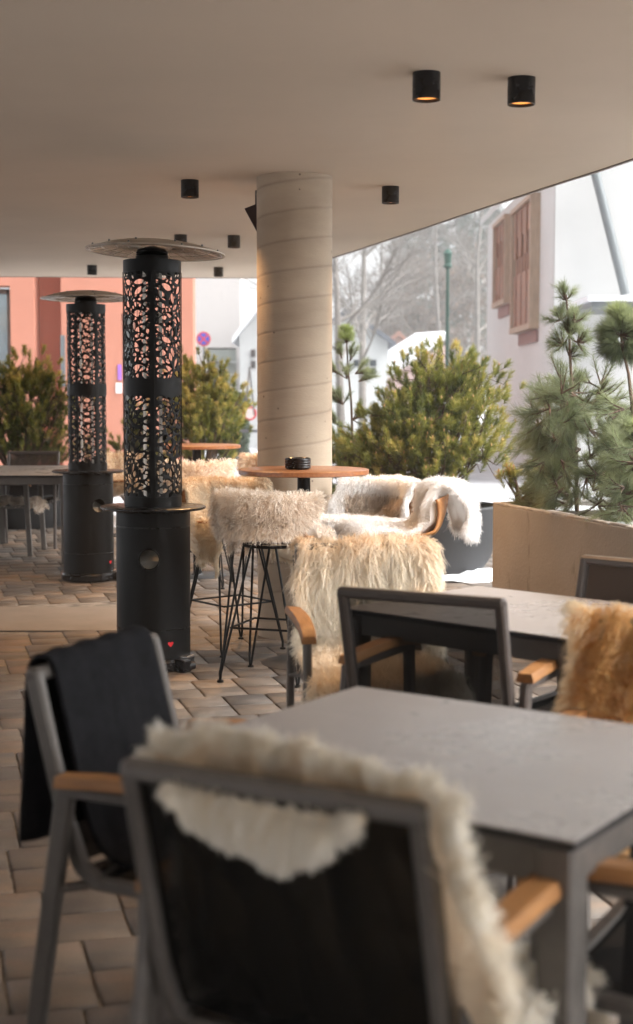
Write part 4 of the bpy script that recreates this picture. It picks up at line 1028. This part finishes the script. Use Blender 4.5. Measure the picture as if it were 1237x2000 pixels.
q = at(400, 1035); snow_heap((q.x, q.y + .9), 1.5, .6, .05, 3, 'snow lying along the terrace edge at the middle')

# ------------------------------------------------------------------ buildings beyond
def wbox(mb, Y, x0, y0, x1, y1, dep, off=0):
    """box whose camera-facing face spans the given picture rectangle at distance Y"""
    a, b = atd(x0, y0, Y), atd(x1, y1, Y); return mb.box(((a.x + b.x) / 2, Y + dep / 2 + off, (a.z + b.z) / 2), (abs(b.x - a.x), dep, abs(a.z - b.z)))
def salmon_house():
    Y = 24.0; e = empty('salmon_house', (0, 0, 0), 0, 'salmon and terracotta rendered house across the street at the left', 'building')
    def X(px): return atd(px, 700, Y).x
    def Z(py): return atd(300, py, Y).z
    ztop = 5.2
    w = MB()
    def col(x0, x1, z0, z1, y=Y, t=.5): w.box(((x0 + x1) / 2, y + t / 2, (z0 + z1) / 2), (x1 - x0, t, z1 - z0))
    col(-11.5, X(-60), -.1, ztop); col(X(-60), X(22), Z(558), ztop); col(X(-60), X(22), -.1, Z(745)); col(X(22), X(68), -.1, ztop)
    col(X(121), X(238), -.1, ztop); col(X(238), X(262), Z(612), ztop); col(X(262), X(378), -.1, ztop)
    w.build('wall', M['salmon'], e, smooth=False)
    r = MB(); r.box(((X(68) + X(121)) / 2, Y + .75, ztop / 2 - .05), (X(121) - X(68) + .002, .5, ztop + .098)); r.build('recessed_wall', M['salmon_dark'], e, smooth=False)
    MB().box((X(124), Y - .03, (Z(655) + Z(755)) / 2), (.07, .06, Z(655) - Z(755))).build('meter_box', M['pipe'], e)
    f = MB(); x0, x1, z0, z1 = X(-60), X(20), Z(745), Z(562); f.box((x1 - .04, Y + .28, (z0 + z1) / 2), (.10, .08, z1 - z0)); f.box(((x0 + x1) / 2, Y + .28, z1 - .04), (x1 - x0 - .11, .08, .08)); f.box(((x0 + x1) / 2, Y + .28, z0 + .04), (x1 - x0 - .11, .08, .08))
    f = f.build('window', mat('brown_frame', (.10, .06, .04), .6), e, smooth=False)
    MB().box(((x0 + x1) / 2, Y + .33, (z0 + z1) / 2), (x1 - x0, .02, z1 - z0 - .1)).build('pane', mat('bright_pane', (.35, .42, .45), .08, spec=.9, metal=.5), f, smooth=False)
    MB().box(((X(238) + X(262)) / 2, Y + .25, (Z(612) - .1) / 2), (X(262) - X(238) - .004, .06, Z(612) + .098)).build('glass_door', mat('door_glass', (.30, .38, .40), .1, spec=.9, metal=.4), e, smooth=False)
    MB().box((X(234), Y - .012, (Z(712) + Z(742)) / 2), (.06, .02, Z(712) - Z(742))).build('sign_plate', mat('lilac_sign', (.30, .13, .50), .5), e, smooth=False)
    MB().box((X(232), Y - .012, (Z(748) + Z(768)) / 2), (.10, .02, Z(748) - Z(768))).build('letter_box', M['white'], e, smooth=False)
    MB().box((-7.2, Y + 4.5, ztop + .1), (9.2, 9.6, .2)).build('roof', M['roof_dark'], e, smooth=False)
    s = MB(); q = X(378); k_ = (Y + 8) / Y; s.prism([(q - .001, Y + .502), (q * k_ - .12, Y + 8), (q * k_ - .5, Y + 8), (q - .4, Y + .502)], -.1, ztop); s.build('side_wall', M['salmon'], e, smooth=False)
salmon_house()
def gable(name, Y, xa, xb, zb, ze, zp, dep, mw, mr_, label, cat='building', peak=None, over=.3, roof_snow=True):
    e = empty(name, (0, 0, 0), 0, label, cat); pk = (xa + xb) / 2 if peak is None else peak
    V = []
    for y in (Y, Y + dep): V += [(xa, y, zb), (xb, y, zb), (xb, y, ze), (pk, y, zp), (xa, y, ze)]
    MB().add(V, [(0, 1, 2, 3, 4), (9, 8, 7, 6, 5), (0, 5, 6, 1), (1, 6, 7, 2), (0, 4, 9, 5)]).build('wall', mw, e, smooth=False)
    r = MB()
    for s, (x, z) in ((-1, (xa, ze)), (1, (xb, ze))):
        dx, dz = x - pk, z - zp; l = math.hypot(dx, dz); ux, uz = dx / l, dz / l; ex, ez = pk + ux * (l + over), zp + uz * (l + over)
        a = [(pk, zp + .01), (ex, ez + .01), (ex, ez + .17), (pk, zp + .19)]
        v = [(p_[0], yy, p_[1]) for yy in (Y - over, Y + dep + over) for p_ in a]
        r.add(v, [(0, 1, 2, 3), (7, 6, 5, 4), (0, 4, 5, 1), (1, 5, 6, 2), (2, 6, 7, 3), (3, 7, 4, 0)])
    r.build('roof', mr_, e, smooth=False); return e
# white house between the salmon one and the column
def mid_house():
    Y = 48; e = empty('white_house', (0, 0, 0), 0, 'white house with a pale garage door left of the column', 'building')
    X = lambda px: atd(px, 700, Y).x; Z = lambda py: atd(450, py, Y).z
    w = MB(); w.box(((X(350) + X(404)) / 2, Y + 3, Z(400) / 2), (X(404) - X(350), 6, Z(400) + .2)); w.box(((X(404) + X(462)) / 2, Y + 3, (Z(682) + Z(400)) / 2 + .05), (X(462) - X(404), 6, Z(400) - Z(682))); w.box(((X(462) + X(470)) / 2, Y + 3, Z(400) / 2), (X(470) - X(462), 6, Z(400) + .2)); w.build('wall', mat('warm_white_render', (.46, .435, .42), .85, var=.03), e, smooth=False)
    d = MB(); x0, x1, z1 = X(404), X(462), Z(682)
    for k in range(7): d.box(((x0 + x1) / 2, Y + .3, (k + .5) * z1 / 7), (x1 - x0, .05 + .004 * (k % 2), z1 / 7 - .02))
    d.build('garage_door', mat('sage_door', (.28, .30, .27), .6), e, smooth=False)
    MB().box(((x0 + x1) / 2, Y + .12, z1 - .2), (x1 - x0 - .01, .2, .38)).build('lintel', mat('sage_lintel', (.20, .22, .20), .6), e, smooth=False)
mid_house()
Y = 44; X = lambda px, Y=44: atd(px, 700, Y).x; Z = lambda py, Y=44: atd(500, py, Y).z
g1 = gable('white_barn', 40, atd(468, 700, 40).x, atd(618, 700, 40).x, -.1, atd(470, 655, 40).z, atd(545, 560, 40).z, 9, M['greywhite'], M['snow'], 'pale grey gabled barn mostly hidden by the column')
for py in (690, 712): MB().box((atd(495, 700, 40).x, 39.98, atd(495, py, 40).z), (.12, .05, .2)).build('window', M['winglass'], g1, smooth=False)
g2 = gable('white_house', 46, atd(600, 700, 46).x, atd(758, 700, 46).x, -.1, atd(758, 668, 46).z, atd(680, 612, 46).z, 10, M['greywhite'], M['roof_dark'], 'white gabled house with tiny square windows right of the column')
for px in (697, 712, 729):
    for py in (709, 726):
        if (px, py) == (697, 726): continue
        MB().box((atd(px, py, 46).x, 45.97, atd(px, py, 46).z), (.20, .06, .20)).build('window', M['winglass'], g2, smooth=False)
# snow-roofed shed whose long roof faces us
def shed():
    Y = 36; e = empty('snowy_shed', (0, 0, 0), 0, 'low pinkish shed under a thick snow covered roof', 'building')
    A = atd(762, 738, Y); B = atd(872, 664, Y + 3)
    w = MB(); x0, x1 = A.x + .05, A.x + 1.42; V = [(x, y, z) for y in (Y, Y + 3) for x, z in ((x0, -.1), (x1, -.1), (x1, A.z + .82), (x0, A.z - .03))]
    w.add(V, [(0, 1, 2, 3), (7, 6, 5, 4), (0, 4, 5, 1), (1, 5, 6, 2), (2, 6, 7, 3), (3, 7, 4, 0)]); w.build('wall', mat('pink_render', (.48, .36, .34), .85, var=.1), e, smooth=False)
    r = MB(); vs = [atd(760, 738, Y - .2), atd(873, 661, Y - .2), atd(868, 656, Y + 3), atd(812, 660, Y + 2.2), atd(758, 694, Y + 1.4)]
    top = [v + Vector((0, 0, .13)) for v in vs]
    r.add(vs + top, [(4, 3, 2, 1, 0), (5, 6, 7, 8, 9)] + [(k, (k + 1) % 5, 5 + (k + 1) % 5, 5 + k) for k in range(5)]); r.build('snow_roof', M['snow'], e, smooth=False)
    g = gable('red_roofed_house', 58, atd(745, 700, 58).x, atd(812, 700, 58).x, -.1, atd(780, 690, 58).z, atd(778, 655, 58).z, 8, mat('tan_render', (.45, .33, .28), .85), mat('old_tile', (.30, .16, .12), .8), 'small brown gabled house peeping over the snowy roof')
shed()
# the white building on the right with wooden box windows
def right_house():
    xw = 3.9; Yn = xw * FPX / (1075 - 618.5); Yf = xw * FPX / (949 - 618.5)
    e = empty('white_townhouse', (0, 0, 0), 0, 'tall white house at the right with two boxed wooden windows', 'building')
    zt = 5.25
    w = MB(); w.box((xw + .2, (Yn + Yf) / 2, zt / 2 - .05), (.4, Yf - Yn, zt + .1)); w.build('wall', M['wall_white'], e, smooth=False)
    w = MB(); w.box((xw + 5.001, Yn - .101, 4.9), (10, .2, 10)); w.build('gable_wall', M['wall_white2'], e, smooth=False)
    w = MB(); w.add([(xw - .14, Yn - .2, zt + .02), (xw + .5, Yn - .2, zt + .75), (xw + .5, Yf + .3, zt + .75), (xw - .14, Yf + .3, zt + .02), (xw - .14, Yn - .2, zt + .17), (xw + .5, Yn - .2, zt + .90), (xw + .5, Yf + .3, zt + .90), (xw - .14, Yf + .3, zt + .17)], [(0, 3, 2, 1)[::-1], (4, 5, 6, 7), (0, 1, 5, 4), (3, 2, 6, 7)[::-1], (0, 4, 7, 3)]); w.build('eave', M['wall_white2'], e, smooth=False)
    def boxwin(px0, px1, pyt, pyb, proj):
        xs = xw - proj; Y0 = xs * FPX / (px1 - 618.5); Y1 = xs * FPX / (px0 - 618.5); z1 = atd(px1, pyt, Y0).z; z0 = atd(px1, pyb, Y0).z
        b = MB(); t = .12
        b.box((xs + proj / 2 - .02, Y0 + .04, (z0 + z1) / 2), (proj + .04, .10, z1 - z0)); b.box((xs + proj / 2 - .02, Y1 - .04, (z0 + z1) / 2), (proj + .04, .10, z1 - z0))
        b.box((xs + proj / 2 - .02, (Y0 + Y1) / 2, z0 - .05), (proj + .06, Y1 - Y0 + .04, .10)); b.box((xs + proj / 2 - .02, (Y0 + Y1) / 2, z1 + .04), (proj + .06, Y1 - Y0 + .04, .08))
        bo = b.build('window_box', M['shutter_pale'], e, smooth=False)
        s = MB(); n = 7; dy = (Y1 - Y0 - .2) / n
        for k in range(n):
            hz = z1 - z0 - .01; g_ = .30 if k % 2 else .12
            s.box((xs + .03 + .012 * (k % 2), Y0 + .1 + (k + .5) * dy, z0 + hz * .23), (.04, dy * .80, hz * .45)); s.box((xs + .03 + .012 * (k % 2), Y0 + .1 + (k + .5) * dy, z1 - hz * (.52 - g_) / 2 - .005), (.04, dy * .62, hz * (.52 - g_)))
            s.box((xs + .055, Y0 + .1 + (k + .5) * dy, (z0 + z1) / 2), (.03, dy * .45, hz))
        s.build('shutter', M['shutter'], bo, smooth=False)
        d = MB(); d.box((xs + .10, (Y0 + Y1) / 2, (z0 + z1) / 2), (.02, Y1 - Y0 - .25, z1 - z0 - .02)); d.build('pane', M['winglass'], bo, smooth=False)
        d = MB(); d.box((xw - .02, (Y0 + Y1) / 2 - .1, z0 - .22), (.05, Y1 - Y0 - .3, .22)); d.build('sill', mat('terracotta_sill', (.20, .10, .085), .8), bo, smooth=False)
    boxwin(997, 1035, 385, 630, .135); boxwin(962, 985, 425, 582, .10)
    # slanting zinc pipe and a snow covered porch roof
    a = atd(1160, 325, Yn - .5); b = atd(1222, 575, Yn - .5); MB().tube([a, b], .075, 12).build('downpipe', M['pipe'], e)
    r = MB(); wbox(r, Yn - 2.6, 1150, 577, 1330, 588, 2.2); r.build('porch_roof', M['snow'], e, smooth=False)
    r = MB(); wbox(r, Yn - 2.5, 1156, 589, 1330, 600, 2.0); r.build('porch_beam', M['pipe'], e, smooth=False)
right_house()

# ------------------------------------------------------------------ street furniture far off
def signs():
    Y = 42; c = atd(398, 662, Y); e = empty('road_sign', (c.x, Y, 0), 0, 'round blue sign with a red cross and red rim on a pole', 'road sign')
    r = 14 / FPX * Y
    MB().tube([(0, .04, 0), (0, .04, c.z + r * .5)], .03, 8).build('pole', M['pipe'], e)
    def disc(rr, y, m, nm): 
        V = [(rr * math.cos(2 * math.pi * k / 32), y, c.z + rr * math.sin(2 * math.pi * k / 32)) for k in range(32)] + [(rr * math.cos(2 * math.pi * k / 32), y + .012, c.z + rr * math.sin(2 * math.pi * k / 32)) for k in range(32)]
        MB().add(V, [tuple(range(32)), tuple(range(32, 64))[::-1]] + [(k, (k + 1) % 32, 32 + (k + 1) % 32, 32 + k) for k in range(32)]).build(nm, m, e, smooth=False)
    red = mat('sign_red', (.62, .02, .03), .4); blue = mat('sign_blue', (.02, .08, .50), .4)
    disc(r, 0, red, 'rim'); disc(r * .78, -.013, blue, 'face')
    x = MB()
    for s in (-1, 1): x.bar((-s * r * .52, -.018, c.z - r * .52), (s * r * .52, -.018 - .002 * s, c.z + r * .52), .008, r * .22, up=(s, 0, -1) if s > 0 else (1, 0, 1), bev=0)
    x.build('cross', red, e, smooth=False)
    # green lamp post
    Y = 33; c = atd(875, 495, Y); g = atd(875, 700, Y); e = empty('street_lamp', (c.x, Y, 0), 0, 'slim green street lamp post between trees and white house', 'street lamp')
    MB().tube([(0, 0, 0), (0, 0, 1.2), (0, 0, c.z - .35)], [.06, .045, .04], 10).build('post', M['green_paint'], e)
    MB().lathe([(.03, c.z - .35), (.09, c.z - .32), (.10, c.z - .28), (.07, c.z - .24), (.09, c.z - .02), (.11, c.z), (.05, c.z + .08), (0, c.z + .10)], 16).build('lantern', M['green_paint'], e)
    MB().lathe([(.06, c.z - .235), (.082, c.z - .03)], 16).build('lamp_glass', M['white'], e)
    # barrier sign low by the column
    Y = 30; c = atd(488, 812, Y); b = atd(488, 875, Y); e = empty('barrier_trestle', (c.x, Y, 0), 0, 'small red and white barrier trestle on the snow left of the column', 'barrier')
    l = MB()
    for s in (-1, 1): l.tube([(s * .10, -.12, -.04), (0, 0, c.z)], .018, 6); l.tube([(s * .10, .15, -.04), (0, 0, c.z)], .018, 6)
    l.build('leg', M['pipe'], e); MB().box((0, -.03, c.z - .32), (.6, .02, .06)).build('crossbar', M['roof_dark'], e)
    MB().lathe([(0, 0), (.15, 0), (.15, .02), (0, .02)], 24).build('disc', red, e).rotation_euler = (R(90), 0, 0)
    kids(e)[-1].location = (0, 0, c.z + .05)
    MB().lathe([(0, 0), (.11, 0), (.11, .01), (0, .01)], 24).build('disc_face', M['white'], e).rotation_euler = (R(90), 0, 0)
    for k in kids(e):
        if k.name.startswith('disc_face'): k.location = (0, -.021, c.z + .05)
        elif k.name.startswith('disc'): k.location = (0, 0, c.z + .05)
    # clipped hedge below the garage
    rng = np.random.default_rng(8); n = 2600; a = atd(436, 770, 32); b = atd(482, 900, 32); P = rng.random((n, 3)) * np.array((b.x - a.x, 1.0, a.z)) + np.array((a.x, 32, 0))
    D = rng.normal(0, 1, (n, 3)); D /= np.linalg.norm(D, axis=1, keepdims=True)
    q_, F, t = needles((P, D, np.full(n, .06), np.full(n, .3)), rng, .07, .03, 5, 1.0)
    o = link('hedge', np_mesh('hedge', q_, F, {'tone': t}), tone_mat('hedge_leaf', [(0, (.05, .08, .05)), (1, (.22, .27, .2))]), smooth=False); tag(o, 'grey green clipped hedge in front of the garage', 'hedge')
signs()

# ------------------------------------------------------------------ far trees
TWIG = mat('far_bark', (.17, .155, .14), .9, var=.2)
def bare_tree(px, Y, hgt, seed, label, spread=.5, n0=5, trunk=.13, sub=5):
    rng = random.Random(seed); x = atd(px, 700, Y).x; e = empty('bare_tree', (x, Y, -.06), 0, label, 'tree', 'bare trees beyond the street'); tr = MB(); tw = MB()
    H0 = hgt * .3
    tp = [Vector((0, 0, 0)), Vector((rng.uniform(-.1, .1), 0, H0)), Vector((rng.uniform(-.3, .3), 0, hgt * .65)), Vector((rng.uniform(-.4, .4), 0, hgt))]
    tr.tube(tp, [trunk, trunk * .8, trunk * .45, trunk * .12], 8); tr.build('trunk', TWIG, e)
    def grow(p, d, l, r, k):
        q = p + d * l * .5 + Vector((rng.gauss(0, .05), rng.gauss(0, .05), rng.gauss(.02, .04))) * l; t = q + (d + Vector((rng.gauss(0, .15), rng.gauss(0, .15), .12))).normalized() * l * .5
        tw.tube([p, q, t], [r, r * .75, r * .45], 5 if k > 1 else 3, cap=False)
        if k <= 0: return
        for _ in range(sub if k > 1 else sub + 1):
            f = rng.uniform(.3, 1); b = p.lerp(q, f * 2) if f < .5 else q.lerp(t, f * 2 - 1)
            nd = (d + Vector((rng.gauss(0, spread), rng.gauss(0, spread), rng.gauss(.12, .35)))).normalized(); grow(b, nd, l * rng.uniform(.42, .62), max(.006, r * .5), k - 1)
    for k in range(n0 * 3):
        f = rng.uniform(.28, 1); i = min(2, int(f * 3)); b = tp[i].lerp(tp[i + 1], f * 3 - i); a = rng.uniform(0, 2 * math.pi)
        grow(b, Vector((math.cos(a), math.sin(a), rng.uniform(.3, 1.1))).normalized(), hgt * .34 * (1.25 - f), trunk * .38 * (1.2 - f), 3)
    tw.build('crown', TWIG, e, smooth=False); return e
FARC = tone_mat('far_conifer', [(0, (.05, .065, .05)), (.5, (.09, .105, .08)), (1, (.15, .15, .11))], .8, .15)
FARB = tone_mat('far_brown_leaves', [(0, (.10, .085, .07)), (.5, (.16, .125, .10)), (1, (.24, .18, .14))], .8, .2)
def far_tree(px, Y, hgt, rad, seed, label, m, conifer=True, n=9000, z0=0):
    rng = np.random.default_rng(seed); x = atd(px, 700, Y).x; e = empty('conifer' if conifer else 'leafy_tree', (x, Y, z0), 0, label, 'tree', 'trees on the slope beyond the houses')
    MB().tube([(0, 0, 0), (0, 0, hgt * .97)], [rad * .06, .03], 7).build('trunk', TWIG, e)
    nb = 170; B = []; D = []; L = []; T = []
    if conifer:
        for k in range(nb):
            z = hgt * (.10 + .88 * rng.random() ** .9); a = rng.uniform(0, 6.283); l = rad * (1.02 - z / hgt) * rng.uniform(.6, 1.1) + .15
            for q in range(6):
                f = (q + 1) / 6; B.append((l * f * math.cos(a), l * f * math.sin(a), z - l * f * .35 + .1 * rng.normal())); D.append((math.cos(a), math.sin(a), -.35)); L.append(l / 5); T.append(.5 + rng.normal(0, .2))
    else:
        for k in range(60):
            d = rng.normal(0, 1, 3); d /= np.linalg.norm(d); r_ = rng.random() ** .4; c = d * np.array((rad, rad, hgt * .40)) * r_ + np.array((0, 0, hgt * .58))
            for q in range(16): B.append(c + rng.normal(0, rad * .12, 3)); D.append(rng.normal(0, 1, 3)); L.append(.3); T.append(.5 + rng.normal(0, .2))
    B = np.array(B); D = np.array(D, float); D /= np.linalg.norm(D, axis=1, keepdims=True); per = max(4, n // len(B) * 2)
    q_, F, t = needles((B, D, np.array(L), np.array(T)), rng, .30, .05, per, .9)
    link('crown', np_mesh('crown', q_, F, {'tone': t}), m, e, smooth=False); return e
def forest():
    V = []; F = []; nx, ny = 60, 24
    for j in range(ny):
        for i in range(nx):
            x = -40 + 110 * i / (nx - 1); y = 62 + 120 * j / (ny - 1); h = 7.5 * (j / (ny - 1)) ** .9 * (1 / (1 + math.exp(-(x + 2) / 6))) + .5 * math.sin(x * .3 + y * .11)
            V.append((x, y, -.12 + max(0, h) * min(1, j / 3)))
    for j in range(ny - 1):
        for i in range(nx - 1): F.append((j * nx + i, j * nx + i + 1, (j + 1) * nx + i + 1, (j + 1) * nx + i))
    tag(link('hill', np_mesh('hill', V, F), M['snow']), kind='structure')
    k = 0
    names = ['leftmost', 'second from the left', 'third from the left', 'fourth from the left', 'fifth from the left', 'sixth from the left', 'rightmost']
    for i, (px, Y, h, r_) in enumerate(((742, 92, 8.0, 2.0), (782, 84, 11, 2.4), (812, 96, 12.5, 2.6), (848, 82, 12.5, 2.6), (892, 90, 14.5, 3.0), (925, 80, 14, 2.9), (955, 86, 15, 3.0))):
        far_tree(px, Y, h, r_, 60 + i, 'hazy dark conifer beyond the houses, %s of the row' % names[i], FARC, True, 7000, z0=.9)
    for i, (px, Y, h, r_, w_) in enumerate(((765, 74, 8.5, 2.3, 'above the snowy roof'), (832, 72, 9.0, 2.2, 'just left of the green lamp post'), (905, 72, 9.5, 2.2, 'just right of the green lamp post'))):
        far_tree(px, Y, h, r_, 80 + i, 'brownish tree with dry leaves ' + w_, FARB, False, 2200, z0=.1)
    bare_tree(668, 40, 8.6, 91, 'bare tree with grey trunk closest to the column', .5)
    bare_tree(709, 44, 9.4, 92, 'bare slanting tree second from the column', .5)
    bare_tree(745, 60, 10.5, 93, 'bare spreading tree above the brown gable', .6)
    bare_tree(860, 58, 10, 94, 'bare twiggy tree behind the green lamp post', .6)
    bare_tree(930, 52, 10, 95, 'bare twiggy tree against the white townhouse corner', .6)
forest()

def haze():
    m = bpy.data.materials.new('thin_winter_haze'); m.use_nodes = True; n = m.node_tree; n.nodes.clear()
    v = n.nodes.new('ShaderNodeVolumePrincipled'); v.inputs['Color'].default_value = (.93, .95, .98, 1); v.inputs['Density'].default_value = .0030; v.inputs['Anisotropy'].default_value = .2
    o = n.nodes.new('ShaderNodeOutputMaterial'); n.links.new(v.outputs[0], o.inputs['Volume'])
    b = MB().box((0, 190, 11), (520, 430, 26)).build('haze', m, smooth=False); tag(b, kind='stuff')
haze()
